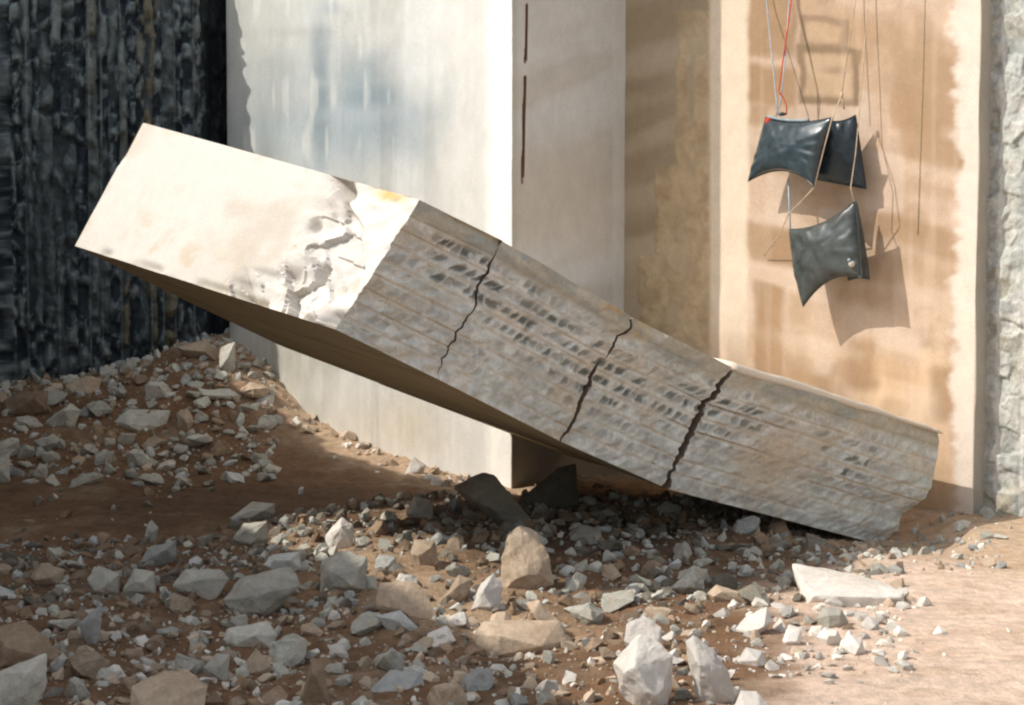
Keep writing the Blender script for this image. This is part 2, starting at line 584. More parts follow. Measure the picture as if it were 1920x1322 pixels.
def pix_of(P):
    """world points [...,3] -> pixel (used to lay stains on faces in metres of the face itself)"""
    x, y, z = P[..., 0], P[..., 1], P[..., 2] - CAM_Z
    zc = y * CP - z * SP
    yc = y * SP + z * CP
    return CX + F_PX * x / zc, CY - F_PX * yc / zc


fx = np.linspace(0, FL, 230)
pz = np.concatenate([np.linspace(-.8, 6.0, 300), [6.6, 7.5, 9.6]])
X, Z = np.meshgrid(fx, pz, indexing='ij')
PL3 = np.array([pl[0], pl[1]])
W = np.stack([PL3[0] + DA[0] * X, PL3[1] + DA[1] * X, Z], -1)
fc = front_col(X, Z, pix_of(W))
rag = (fbm(Z[-1] * 7, Z[-1] * 0, 0, 90) - .5) * .02
dX = np.zeros_like(X)
dfront = (fbm(X * 1.5, Z * .8, 0, 91) - .5) * .02 + (vnoise(X * 14, Z * .4, 0, 92) - .5) * .006
Vf = np.stack([X, -dfront, Z], -1)
Vf[-1, :, 0] += rag
sx_ = np.unique(np.concatenate([np.linspace(0, SLEN, 110), np.linspace(.19, .29, 70)]))
X2, Z2 = np.meshgrid(sx_, pz, indexing='ij')
W2 = np.stack([PC[0] + DB[0] * X2, PC[1] + DB[1] * X2, Z2], -1)
uv2 = pix_of(W2)
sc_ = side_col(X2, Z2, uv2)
dside = (fbm(X2 * 1.5, Z2 * 1.5, 0, 93) - .5) * .016
lx = 988 - uv2[1] * .022
on = ((uv2[1] > 8) & (uv2[1] < 116)) | ((uv2[1] > 142) & (uv2[1] < 346))
dside = np.where((np.abs(uv2[0] - lx) < 2.3) & on, dside - .03, dside)
Vs = np.stack([FL + dside, X2, Z2], -1)
Vs[0] = Vf[-1]
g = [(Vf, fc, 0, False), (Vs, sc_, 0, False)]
bk = SLEN + .6
cgrey = np.array([.5, .48, .42])
E1 = np.stack([Vs[-1], np.stack([np.full(len(pz), 0.0), np.full(len(pz), bk), pz], -1)], 0)
g.append((E1, cgrey, 0, False))
E2 = np.stack([np.stack([np.full(len(pz), 0.0), np.full(len(pz), bk), pz], -1), Vf[0]], 0)
g.append((E2, cgrey, 0, False))
top = HP
g.append((np.array([[[0, 0, top], [0, bk, top]], [[FL, 0, top], [FL, SLEN, top]]], float), cgrey, 0, False))
me = grids_mesh('stone_pillar', g)
tag(link('stone_pillar', me, M_SAWN, loc=(PL3[0], PL3[1], 0), rotz=math.atan2(DA[1], DA[0])),
    'tall pale sawn stone pillar with bluish stains, bright corner and grey shaded side', 'stone pillar')

# --- tan face behind the bags
TL = 4.95
tx = np.linspace(-TL, 0, 330)
tz = np.concatenate([np.linspace(-.6, 5.6, 400), [6.2, 7.0]])
X, Z = np.meshgrid(tx, tz, indexing='ij')
W = np.stack([T0[0] + DA[0] * X, T0[1] + DA[1] * X, Z], -1)


def tan_col(px, py):
    c = np.broadcast_to(np.array([.51, .375, .27]), px.shape + (3,)).copy()
    dk, lt, cream = np.array([.33, .215, .125]), np.array([.60, .48, .385]), np.array([.72, .60, .45])
    wv = (fbm(px / 45, py / 45, 0, 100) - .5)
    P, Q = px + wv * 16, py + wv * 16

    def rect(x0, y0, x1, y1, s=6, slope=0.0):
        q = Q - slope * (P - x0)
        return sstep(x0 - s, x0 + s, P) * (1 - sstep(x1 - s, x1 + s, P)) * sstep(y0 - s, y0 + s, q) * (1 - sstep(y1 - s, y1 + s, q))
    # broad bedding bands that fall to the right
    band = vnoise((Q - .22 * (P - 1330)) / 70, P / 600, 0, 101)
    c = mixc(c, dk, sstep(.52, .72, band) * .5)
    c = mixc(c, dk * 1.1, sstep(.5, .62, vnoise(P / 95, (Q - .2 * P) / 70, 0, 109)) * .45)
    c = mixc(c, [.60, .42, .25], sstep(.5, .7, vnoise(P / 42, Q / 150, 0, 116)) * sstep(560, 700, Q) * .6)
    c = mixc(c, c * .82, sstep(.5, .7, fbm(P / 26, Q / 40, 0, 117)) * .5)
    c = mixc(c, lt, sstep(.6, .8, vnoise((Q - .25 * P) / 110, P / 300, 0, 102)) * .4)
    c = mixc(c, dk, rect(1400, -40, 1492, 105, 10) * .95)
    c = mixc(c, dk, rect(1400, 118, 1490, 190, 8, .1) * 1)
    c = mixc(c, dk, rect(1402, 195, 1440, 235, 8) * .8)
    c = mixc(c, dk, rect(1360, 405, 1490, 475, 8, .22) * 1)
    c = mixc(c, dk, rect(1640, 395, 1850, 455, 10, .25) * .85)
    c = mixc(c, dk, rect(1675, 95, 1815, 240, 14, .12) * .8)
    c = mixc(c, dk, rect(1690, 210, 1830, 300, 14, .2) * .8)
    c = mixc(c, dk, rect(1365, 510, 1402, 700, 7) * .8)
    c = mixc(c, dk, rect(1414, 525, 1470, 720, 7, .25) * 1)
    c = mixc(c, dk, rect(1500, 690, 1560, 800, 14) * .75)
    c = mixc(c, dk, rect(1590, 640, 1650, 730, 14) * .95)
    c = mixc(c, dk, rect(1740, 690, 1800, 790, 12) * .85)
    c = mixc(c, lt, rect(1470, 500, 1560, 690, 12, .2) * .6)
    c = mixc(c, [.72, .52, .33], rect(1640, 660, 1740, 800, 18) * .55)
    c = mixc(c, lt, rect(1440, 330, 1480, 420, 10) * .5)
    rq = np.random.default_rng(41)
    for q in range(46):
        x0, y0 = rq.uniform(1400, 1790), rq.uniform(-20, 840)
        w_, h_ = rq.uniform(25, 95), rq.uniform(22, 120)
        c = mixc(c, lt if rq.random() < .45 else dk * rq.uniform(.95, 1.25), rect(x0, y0, x0 + w_, y0 + h_, rq.uniform(4, 12), rq.uniform(.05, .28)) * rq.uniform(.15, .5))
    for y0 in (235, 300, 395, 480, 610):
        c = mixc(c, [.66, .53, .42], np.exp(-((Q - y0 - .2 * (P - 1340)) / 13) ** 2) * .28 * sstep(.35, .6, vnoise(P / 120, y0 * 1.3, 0, 118)))
    # damp prints left by the bags
    ol = np.array([.24, .165, .10])
    for (x0, y0, x1, y1, a) in ((1497, 84, 1614, 196, 1.0), (1500, 28, 1590, 92, .75)):
        q = rect(x0, y0, x1, y1, 4, .06)
        inn = rect(x0 + 14, y0 + 16, x1 - 16, y1 - 14, 7, .06)
        c = mixc(c, ol, q * (1 - inn) * a)
        c = mixc(c, [.45, .32, .20], q * inn * .6)
    c = mixc(c, ol, np.exp(-((P - 1560) / 24) ** 2 - ((Q - 131) / 8) ** 2) * .65)
    c = mixc(c, ol, rect(1480, 10, 1494, 110, 6) * .5)
    # streaks and the pale right margin
    st = vnoise(px / 14, py / 260, 0, 103)
    c = mixc(c, lt, sstep(.62, .85, st) * .15)
    c = mixc(c, c * .9, sstep(.6, .8, vnoise(px / 6, py / 120, 0, 104)) * .2)
    mg = px + (vnoise(px / 500, py / 38, 0, 105) - .5) * 34 + (fbm(px / 30, py / 16, 0, 106) - .5) * 30
    c = mixc(c, [.70, .62, .53], sstep(1778, 1800, mg) * .85)
    c = mixc(c, [.69, .58, .45], sstep(1326, 1334, px) * (1 - sstep(1396, 1410, px + wv * 10)) * (1 - sstep(560, 760, py)) * .85)  # sunlit end of the rough patch, its brightness painted in as cream
    # strip beside the pillar: its cast shade painted olive brown into the face
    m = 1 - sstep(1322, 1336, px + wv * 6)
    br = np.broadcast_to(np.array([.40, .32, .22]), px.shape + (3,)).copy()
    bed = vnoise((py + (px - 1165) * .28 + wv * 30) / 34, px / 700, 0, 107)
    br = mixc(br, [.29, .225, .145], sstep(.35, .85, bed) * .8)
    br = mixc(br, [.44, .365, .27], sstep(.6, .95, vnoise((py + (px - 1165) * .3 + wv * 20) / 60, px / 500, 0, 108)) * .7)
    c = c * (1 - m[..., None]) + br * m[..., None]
    return c


pxT, pyT = pix_of(W)
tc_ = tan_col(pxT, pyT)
rg = (fbm(pxT / 22, pyT / 22, 0, 110) - .5)
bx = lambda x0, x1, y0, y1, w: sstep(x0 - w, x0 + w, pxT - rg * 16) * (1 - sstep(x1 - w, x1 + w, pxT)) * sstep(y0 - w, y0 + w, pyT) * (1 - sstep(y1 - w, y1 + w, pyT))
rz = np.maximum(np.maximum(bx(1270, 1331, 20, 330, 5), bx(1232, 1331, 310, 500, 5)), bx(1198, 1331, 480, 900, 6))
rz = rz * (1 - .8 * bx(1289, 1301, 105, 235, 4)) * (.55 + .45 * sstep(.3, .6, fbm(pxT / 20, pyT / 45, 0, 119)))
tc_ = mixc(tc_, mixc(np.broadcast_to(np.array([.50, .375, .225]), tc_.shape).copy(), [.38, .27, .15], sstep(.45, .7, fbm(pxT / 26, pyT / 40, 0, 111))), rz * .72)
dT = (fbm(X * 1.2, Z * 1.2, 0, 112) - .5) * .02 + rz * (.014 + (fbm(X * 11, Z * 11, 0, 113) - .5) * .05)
lip = np.exp(-((pxT - 1200) / 4) ** 2)
Vt = np.stack([X, -dT, Z], -1)
ragr = (fbm(Z[-1] * 1.3, 0, 0, 114, 3) - .5) * .05
Vt[-1, :, 0] += ragr
sidec = np.array([.36, .33, .27])
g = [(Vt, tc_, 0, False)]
Bt = Vt.copy()
Bt[..., 1] = 1.2
g.append((np.stack([Vt[-1], Bt[-1]], 0), sidec, 0, False))
g.append((np.stack([Vt[:, -1], Bt[:, -1]], 1), sidec, 0, False))
g.append((np.stack([Bt[0], Vt[0]], 0), sidec, 0, False))
g.append((np.stack([Bt[-1], Bt[0]], 0), sidec, 0, False))
me = grids_mesh('quarry_wall', g)
tag(link('quarry_wall', me, M_TAN, loc=(T0[0], T0[1], 0), rotz=math.atan2(DA[1], DA[0])),
    'smooth tan sawn quarry face with brown stains behind the hanging bags', 'quarry wall')

# --- rough drilled face at the right edge
REC = .20
nin = np.array([R2, R2])
RP = T0 + nin * REC - DA * .12
rx_ = np.concatenate([np.linspace(0, 1.3, 130), np.linspace(1.3, 6, 60)[1:]])
rz_ = np.linspace(-.6, 6.2, 420)
rbars = np.array([-.2, .06, .25, .52, .73, 1.0, 1.26, 1.6, 1.9, 2.3, 2.7, 3.1, 3.5, 4, 4.5, 5, 5.5, 6])


def r_field(X, Z):
    k = np.searchsorted(rbars, X)
    fr = np.min(np.abs(X[..., None] - rbars[None, None]), -1)
    wx, wz = (fbm(X * 4, Z * 4, 0, 138) - .5) * .10, (fbm(X * 4, Z * 4, 5, 139) - .5) * .16
    h, r, e = chips((Z + wz) / .20 + 7 * _hash(k, k * 0, k * 0, 8), k + .5 + (X + wx - rbars[np.clip(k - 1, 0, None)]) * 2.2, 131)
    h2, r2, e2 = chips((Z + wz) / .11, (X + wx) / .10, 133)
    return k, fr, h, r, e, h2, r2


def r_disp(X, Z):
    k, fr, h, r, e, h2, r2 = r_field(X, Z)
    d = h * .032 + h2 * .012 + (fbm(X * 7, Z * 5, 0, 134) - .5) * .06
    return d * (.35 + .65 * sstep(0, .05, fr)) * sstep(0, .05, X)


def r_col(X, Z):
    k, fr, h, r, e, h2, r2 = r_field(X, Z)
    c = np.broadcast_to(np.array([.45, .455, .41]), X.shape + (3,)).copy()
    c = mixc(c, [.33, .35, .335], sstep(.42, .66, fbm(X * 6, Z * 4, 0, 135)) * .8)
    c = mixc(c, [.42, .44, .42], sstep(2.8, 4.6, Z) * .55)
    c = mixc(c, [.30, .27, .19], sstep(.80, .97, r) * .7)
    c = mixc(c, [.62, .61, .57], (1 - sstep(.01, .03, fr)) * .6)
    c = mixc(c, [.62, .60, .54], sstep(.6, .9, r2) * .5)
    c = mixc(c, [.40, .34, .22], (1 - sstep(.0, .5, Z)) * sstep(.5, .7, fbm(X * 6, Z * 6, 0, 137)) * .7)
    return c


me = face_mesh('quarry_wall', rx_, rz_, r_disp, r_col, 1.0, (.4, .38, .33))
tag(link('quarry_wall', me, M_DRILL, loc=(RP[0], RP[1], 0), rotz=math.atan2(DA[1], DA[0])),
    'rough whitish quarry face with chipped drill columns at the right edge', 'quarry wall')

# --- unseen bench added left of the frame, shaped to shade the left floor
prof = np.array([[3, 9.5], [7.5, 9.0], [8.2, 8.75], [9.15, 8.3], [10, 7.75], [11.1, 7.25], [12.2, 6.5], [13.3, 5.8], [14.1, 6.1], [14.7, 7.6], [15.3, 8.3], [16, 8.1],
                 [16.5, 7.5], [17.6, 6.5], [18.8, 5.7], [20.0, 5.45]])
prof = prof * [1, .845] + [.22, 0]                         # stepped skyline shaped for the shadow edges it throws on the floor
by = np.linspace(3, 20.0, 110)
bh = np.interp(by, prof[:, 0], prof[:, 1]) + (fbm(by * 2.4, 0, 0, 141) - .5) * .3
bt = np.linspace(0, 1, 60)
Yb, Tb = np.meshgrid(by, bt, indexing='ij')
Zb = -.5 + Tb * (bh[:, None] + .5)
h, r, e = chips(Zb / .4, Yb / .35, 142)
Xb = -7.2 + h * .1
front = np.stack([Xb, Yb, Zb], -1)
bcol = mixc(np.broadcast_to(np.array([.2, .19, .17]), front.shape).copy(), [.36, .35, .31], sstep(.5, .9, r))
back = front.copy()
back[..., 0] = -9.2
sc2 = np.array([.3, .28, .24])
g = [(front, bcol, 0, False), (np.stack([front[0], back[0]], 0), sc2, 0, False), (np.stack([back[-1], front[-1]], 0), sc2, 0, False),
     (np.stack([front[:, -1], back[:, -1]], 1), sc2, 0, False), (back, sc2, 0, True)]
me = grids_mesh('shade_bench', g)
tag(link('shade_bench', me, M_DRILL), 'unseen grey stepped bench added left of the frame to shade the rubble', 'added bench')

# ------------------------------------------------------------------ the toppled, cracked block
SEC_Y = [11.5, 11.97, 12.85, 13.6, 15.1]
CURV = [
    [(785, 374), (748, 432), (709, 492), (668, 555), (628, 617)],
    [(945, 452), (916, 500), (895, 545), (882, 590), (850, 640), (837, 668), (823, 712)],
    [(1191, 597), (1160, 632), (1115, 695), (1090, 745), (1075, 785), (1052, 828)],
    [(1375, 690), (1350, 730), (1322, 757), (1300, 805), (1283, 832), (1270, 870), (1248, 915)],
    [(1768, 811), (1758, 842), (1752, 885), (1737, 935), (1692, 963), (1682, 990), (1650, 1021)],
]
FARB = [(140, 461, 14.4), (318, 549, 14.95), (526, 648, 15.7), (705, 717, 16.45), (1075, 858, 17.7)]
GAP = [0, .015, .038, .060, 0]
# running length along the block at each section
mid = [at((c[0][0] + c[-1][0]) / 2, (c[0][1] + c[-1][1]) / 2, y) for c, y in zip(CURV, SEC_Y)]
SLEN_ = [0]
for i in range(1, 5): SLEN_.append(SLEN_[-1] + float(np.linalg.norm(mid[i] - mid[i - 1])))
NT = 84


def curve3(k, tt):
    c = np.array(CURV[k], float)
    d = np.concatenate([[0], np.cumsum(np.hypot(*np.diff(c, axis=0).T))])
    d /= d[-1]
    px, py = np.interp(tt, d, c[:, 0]), np.interp(tt, d, c[:, 1])
    return np.array([at(x, y, SEC_Y[k] - .10 * t) for x, y, t in zip(px, py, tt)])


tt = np.linspace(0, 1, NT)
CR = [curve3(k, tt) for k in range(5)]
FAR = []
for k in range(5):
    nb = CR[k][-1]
    FAR.append(at(*FARB[k]) - nb)                       # vector from the near edge back through the block
FART = list(FAR)
FART[0] = at(265, 229, 14.5) - CR[0][0]
AX = mid[2] - mid[0]
AX /= np.linalg.norm(AX)
UP = CR[1][0] - CR[1][-1]
NF = np.cross(UP, mid[4] - mid[0])
NF /= np.linalg.norm(NF)
if NF[1] > 0: NF = -NF                                  # outward normal of the rough front


def block_front(S, T):
    """relief (m, outwards) and colour of the chiselled front"""
    nb = 9.0
    Tw = T + (vnoise(S * .5, T * 0, 0, 150) - .5) * .02 + (vnoise(S * 7, T * 3, 0, 149) - .5) * .006
    b = Tw * nb
    k = np.floor(b).astype(np.int64)
    tau = b - k
    fr = np.abs(b - np.round(b)) / nb * 1.05             # metres from a groove
    calm = np.exp(-((S - 4.55) / .42) ** 2 - ((T - .52) / .25) ** 2)
    # rows of short tool marks, two lines to a row
    pit = np.zeros_like(S)
    shade = np.zeros_like(S)
    tick = np.zeros_like(S)
    zone = np.exp(-((T - .30 - .10 * (S - .8)) / .17) ** 2) * sstep(.2, .5, S) * (1 - sstep(2.6, 3.2, S))
    zone = np.maximum(zone, .8 * np.exp(-((T - .38) / .15) ** 2) * sstep(2.9, 3.2, S) * (1 - sstep(4.6, 5.6, S)))
    zone = np.maximum(zone, .6 * np.exp(-((T - .45) / .25) ** 2) * np.exp(-((S - 5.4) / .2) ** 2))
    zone = np.clip(zone * (.7 + 1.1 * fbm(S * 1.6, T * 4, 0, 147)) + .16, 0, 1) * sstep(.1, .17, T) * (1 - calm)
    hk = _hash(k, k * 0, k * 0, 4)
    p = .078 + .035 * hk
    u = S / p + 9 * hk + (tau - .5) * (.5 + .5 * hk) + (fbm(S * 5, b * .9, 0, 143) - .5) * 1.6 + (fbm(S * 22, b * 4, 0, 141) - .5) * .5
    i_ = np.floor(u).astype(np.int64)
    r1, r2_, r3 = (_hash(i_, k, np.full_like(k, q), 12) for q in (1, 2, 3))
    fu = u - i_
    wtau = tau + (fbm(S * 18, b * 3, 0, 140) - .5) * .35
    body = sstep(.04, .22, fu) * (1 - sstep(.55 + .35 * r3, .75 + .3 * r3, fu)) * sstep(.12, .30, wtau) * (1 - sstep(.55 + .3 * r1, .80 + .2 * r1, wtau))
    on_ = (_hash(i_, k, np.full_like(k, 9), 13) < .35 + .5 * zone)
    pit = body * on_
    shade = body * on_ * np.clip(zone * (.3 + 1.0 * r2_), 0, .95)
    tick = body * (r2_ - .42)
    n1 = fbm(S * 4.5 + T * 3, T * 8, 0, 146)
    n2 = fbm(S * 13 + T * 8, T * 17, 0, 154)
    low = sstep(.1, .2, T) * (1 - .7 * calm)
    hc, rc, ec = chips(S / .17 + (n1 - .5) * 2, T * 7 + S * .8 + (n2 - .5) * 1.2, 151)
    d = -.018 * pit * (.4 + .6 * zone) + .012 * tick + hc * .010 * low * (1 - zone) + ((n1 - .5) * .035 + (n2 - .5) * .026) * low + (fbm(S * 2.2, T * 2.2, 0, 155) - .5) * .035
    on = sstep(.3, .5, vnoise(S * .9, k * 3.3, 0, 145))
    gro = np.exp(-(fr / .0075) ** 2) * (.5 + .5 * on)
    deep = .008 + .03 * ((np.abs(T - 3 / nb) < .5 / nb) | (np.abs(T - 5 / nb) < .4 / nb)) * sstep(3.0, 3.4, S) * (1 - sstep(4.45, 4.5, S))
    inb = sstep(.02, .06, T) * (1 - sstep(.95, .99, T))
    d = d - deep * gro * inb * (1 - calm * .7)
    # break along the top edge
    d = d - .05 * sstep(.5, .75, vnoise(S * 2.3, T * 0, 0, 156)) * (1 - sstep(0, .07, T))
    c = np.broadcast_to(np.array([.68, .715, .68]), S.shape + (3,)).copy()
    c = mixc(c, [.77, .765, .73], sstep(.46, .66, fbm(S * 6 + T * 3, T * 9, 0, 157)) * .5)
    c = mixc(c, [.47, .50, .49], sstep(.46, .64, fbm(S * 4.2 - T * 3, T * 9, 0, 158)) * .5)
    c = mixc(c, [.36, .375, .35], np.clip(tick * 1.5, 0, 1) * (.45 + .55 * zone))
    c = mixc(c, [.78, .775, .73], np.clip(-tick * 1.9, 0, 1) * .75)
    c = mixc(c, [.50, .49, .44], sstep(.55, .9, rc) * .5)
    c = mixc(c, [.43, .43, .39], sstep(.5, .68, fbm(S * 15 + T * 8, T * 20, 0, 144)) * .45)
    c = mixc(c, [.55, .46, .33], sstep(.55, .72, fbm(S * 2.6, T * 7, 0, 142)) * .5)
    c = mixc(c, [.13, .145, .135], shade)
    rdg = np.exp(-((fr - .022) / .010) ** 2) * inb * zone
    c = mixc(c, [.76, .74, .69], rdg * .5)
    c = mixc(c, [.52, .42, .29], gro * inb * .85)
    topb = (1 - sstep(.10, .17, T + (fbm(S * 3, T * 3, 0, 160) - .5) * .06))
    c = mixc(c, [.46, .41, .31], topb * .75)
    c = mixc(c, [.52, .39, .22], topb * sstep(.45, .6, fbm(S * 2, T * 5, 0, 161)) * sstep(.7, 1.1, S) * (1 - sstep(2.3, 2.8, S)) * .9)
    c = mixc(c, [.34, .36, .33], topb * sstep(.5, .66, fbm(S * 2.6, T * 8, 0, 162)) * .75)
    c = mixc(c, [.60, .49, .36], calm * .8)
    c = mixc(c, [.60, .51, .39], np.exp(-((S - 4.7) / .4) ** 2 - ((T - .82) / .1) ** 2) * .5)
    return d, c


def end_field(Wn, T):
    """inward break (m) and colour of the sawn end; Wn 0 far .. 1 near, T 0 top .. 1 bottom"""
    # boundary of the broken third, in Wn
    bnd = .70 - .02 * T + (fbm(T * 3.2, 0, 0, 170) - .5) * .16 - .10 * sstep(.55, 1.0, T)
    m = sstep(0, .13, Wn - bnd)
    wb = (fbm(Wn * 10, T * 4, 0, 172) - .5)
    h, r, e = chips(Wn * 7.5 + wb, T * 2.3 - Wn * 3 + wb, 274)
    h2, r2, e2 = chips(Wn * 17 + wb * 2, T * 6 - Wn * 7, 275)
    crk = np.interp(T, [0, .15, .29, .42, .55, .75, .92, 1.0], [.79, .81, .90, .925, .965, .985, 1.0, 1.02])   # the crack that ends the break
    inside = 1 - sstep(-.006, .006, Wn - crk)
    d = m * inside * (.035 + .09 * sstep(.0, .2, Wn - bnd))
    d = d + m * inside * (h * .085 + h2 * .035 + (fbm(Wn * 22, T * 8, 0, 174) - .5) * .05)
    d = d + (1 - inside) * ((fbm(Wn * 26, T * 9, 0, 177) - .5) * .05 * sstep(.1, .35, 1 - T) + .01)
    d = d + .15 * np.exp(-((Wn - crk + .012) / .010) ** 2) * sstep(.10, .16, T) * (.35 + .65 * (1 - sstep(.42, .6, T)))
    d = d + .14 * np.exp(-((Wn - .765 - T * .3) / .03) ** 2 - ((T - .06) / .06) ** 2)
    d = d + .16 * np.exp(-((Wn - .842) / .009) ** 2 - ((T - .66) / .055) ** 2)
    d = d + .08 * np.exp(-((Wn - .765) / .012) ** 2 - ((T - .38) / .05) ** 2)
    # bulging lump at the foot of the break
    d = d - .16 * np.exp(-((Wn - .93) / .05) ** 2 - ((T - .96) / .10) ** 2)
    d = d + .12 * np.exp(-((Wn - .985) / .02) ** 2 - ((T - .9) / .12) ** 2)
    chip = .04 * sstep(.62, .8, vnoise(Wn * 14, T * 0, 0, 176)) * sstep(.93, 1, T) + .02 * sstep(.6, .8, vnoise(T * 9, Wn * 0, 0, 178)) * (1 - sstep(0, .02, Wn))
    d = d + chip
    d = d + (fbm(Wn * 5, T * 3, 0, 175) - .5) * .012
    c = np.broadcast_to(np.array([.60, .57, .515]), Wn.shape + (3,)).copy()
    st = fbm(Wn * 6, T * 2.5, 0, 180)
    c = mixc(c, [.50, .445, .37], sstep(.48, .7, st) * .75 * (1 - m))
    c = mixc(c, [.50, .38, .25], sstep(.62, .78, fbm(Wn * 26, T * 8, 0, 181)) * sstep(.35, .8, fbm(Wn * 4, T * 2, 0, 183)) * (1 - m) * .6)
    c = mixc(c, [.68, .655, .61], m * .8)
    c = mixc(c, [.45, .38, .30], m * sstep(.55, .68, fbm(Wn * 20, T * 8, 0, 182)) * .35)
    c = mixc(c, [.75, .42, .14], np.exp(-((Wn - .92) / .05) ** 2) * (1 - sstep(.02, .09, T + (fbm(Wn * 30, 0, 0, 184) - .5) * .06)) * .9)
    return d, c


block = empty('toppled_block', (0, 0, 0))
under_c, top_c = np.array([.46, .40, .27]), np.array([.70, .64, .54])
for sg in range(4):
    L, R = CR[sg].copy(), CR[sg + 1].copy()
    jag = lambda k: ((fbm(tt * 9, 0, 0, 190 + k) - .5) * .075 + (fbm(tt * 30, 0, 0, 195 + k) - .5) * .035)
    gapv = lambda k: GAP[k] * (.15 + 1.8 * fbm(tt * 6, 0, 0, 200 + k) ** 1.2)
    if sg > 0: L = L + AX * (jag(sg) + gapv(sg) / 2)[:, None]
    if sg < 3: R = R + AX * (jag(sg + 1) - gapv(sg + 1) / 2)[:, None]
    if sg == 3: R = R + AX * ((fbm(tt * 6, 0, 0, 209) - .5) * .08)[:, None]
    ln = SLEN_[sg + 1] - SLEN_[sg]
    ns = int(ln / .0125)
    nw = 150 if sg == 0 else 10
    ss = np.linspace(0, 1, ns)
    ww = np.concatenate([np.linspace(0, .6, 50)[:-1], np.linspace(.6, 1, nw - 49)]) if sg == 0 else np.linspace(0, 1, nw)

    def P(s, w, t_i):
        """s [..], w [..] in 0..1, t_i integer row index"""
        Tt = (t_i / (NT - 1))[..., None]
        fv = (FART[sg] * (1 - Tt) + FAR[sg] * Tt) * (1 - s)[..., None] + FAR[sg + 1] * s[..., None]
        q = L[t_i] * (1 - s)[..., None] + R[t_i] * s[..., None] + fv * (1 - w)[..., None]
        T = t_i / (NT - 1)
        S = SLEN_[sg] + s * ln
        d, _ = block_front(S, T)
        q = q + NF * (d * (w > .9999))[..., None]
        if sg == 0:
            de, _ = end_field(w, T)
            q = q + AX * (de * (s < 1e-6))[..., None]
        else:
            rgh = (fbm(w * 12, T * 5, 0, 210 + sg) - .5) * .05
            q = q + AX * (rgh * (s < 1e-6))[..., None]
        return q
    ti = np.arange(NT)
    g = []
    s2, t2 = np.meshgrid(ss, ti, indexing='ij')
    _, fcol = block_front(SLEN_[sg] + s2 * ln, t2 / (NT - 1))
    one = np.ones_like(s2)
    g.append((P(s2, one, t2), fcol, 0, True))
    g.append((P(s2, one * 0, t2), np.array([.4, .36, .3]), 0, False))
    s3, w3 = np.meshgrid(ss, ww, indexing='ij')
    o3 = np.zeros_like(s3, dtype=int)
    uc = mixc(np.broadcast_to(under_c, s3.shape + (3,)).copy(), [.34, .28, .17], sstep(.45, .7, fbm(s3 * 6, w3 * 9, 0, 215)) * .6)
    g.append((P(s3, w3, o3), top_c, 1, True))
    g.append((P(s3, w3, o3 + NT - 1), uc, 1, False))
    w4, t4 = np.meshgrid(ww, ti, indexing='ij')
    z4 = np.zeros_like(w4)
    ecol = end_field(w4, t4 / (NT - 1))[1] if sg == 0 else np.array([.20, .15, .11])  # crack faces painted dark brown to deepen the shade in the gaps
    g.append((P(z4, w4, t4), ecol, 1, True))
    g.append((P(z4 + 1, w4, t4), (np.array([.46, .38, .28]) if sg == 3 else np.array([.20, .15, .11])), 1, False))  # same darkened crack colour; the broken tip stays stone coloured
    me = grids_mesh('block_segment', g)
    bm = bmesh.new(); bm.from_mesh(me)
    bmesh.ops.recalc_face_normals(bm, faces=bm.faces)
    bm.to_mesh(me); bm.free()
    me.set_sharp_from_angle(angle=math.radians(30 if sg == 0 else 48))
    o = link('block_segment', me, [M_CHIP, M_END], parent=block)
    o['label'] = ['left segment with a bright sawn end and a broken corner', 'second segment with dark square chips below the stained edge',
                  'third segment between the two widest cracks', 'right segment resting on the ground with a blunt broken tip'][sg]
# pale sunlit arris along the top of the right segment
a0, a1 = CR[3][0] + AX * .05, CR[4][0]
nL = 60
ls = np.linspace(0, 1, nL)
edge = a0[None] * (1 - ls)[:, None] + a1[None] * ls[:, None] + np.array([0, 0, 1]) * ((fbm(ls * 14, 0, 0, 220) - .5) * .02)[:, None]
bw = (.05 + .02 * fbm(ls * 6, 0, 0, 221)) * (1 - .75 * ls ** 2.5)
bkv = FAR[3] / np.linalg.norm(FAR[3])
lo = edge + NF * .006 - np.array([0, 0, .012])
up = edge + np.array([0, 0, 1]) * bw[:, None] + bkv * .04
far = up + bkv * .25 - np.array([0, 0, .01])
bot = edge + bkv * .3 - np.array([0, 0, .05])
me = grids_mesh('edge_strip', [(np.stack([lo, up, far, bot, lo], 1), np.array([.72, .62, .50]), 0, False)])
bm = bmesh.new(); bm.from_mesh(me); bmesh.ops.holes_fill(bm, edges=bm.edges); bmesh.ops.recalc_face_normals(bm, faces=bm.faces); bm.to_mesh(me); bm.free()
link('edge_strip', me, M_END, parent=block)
tag(block, 'long tilted stone block with white sunlit end and three dark cracks', 'stone block')


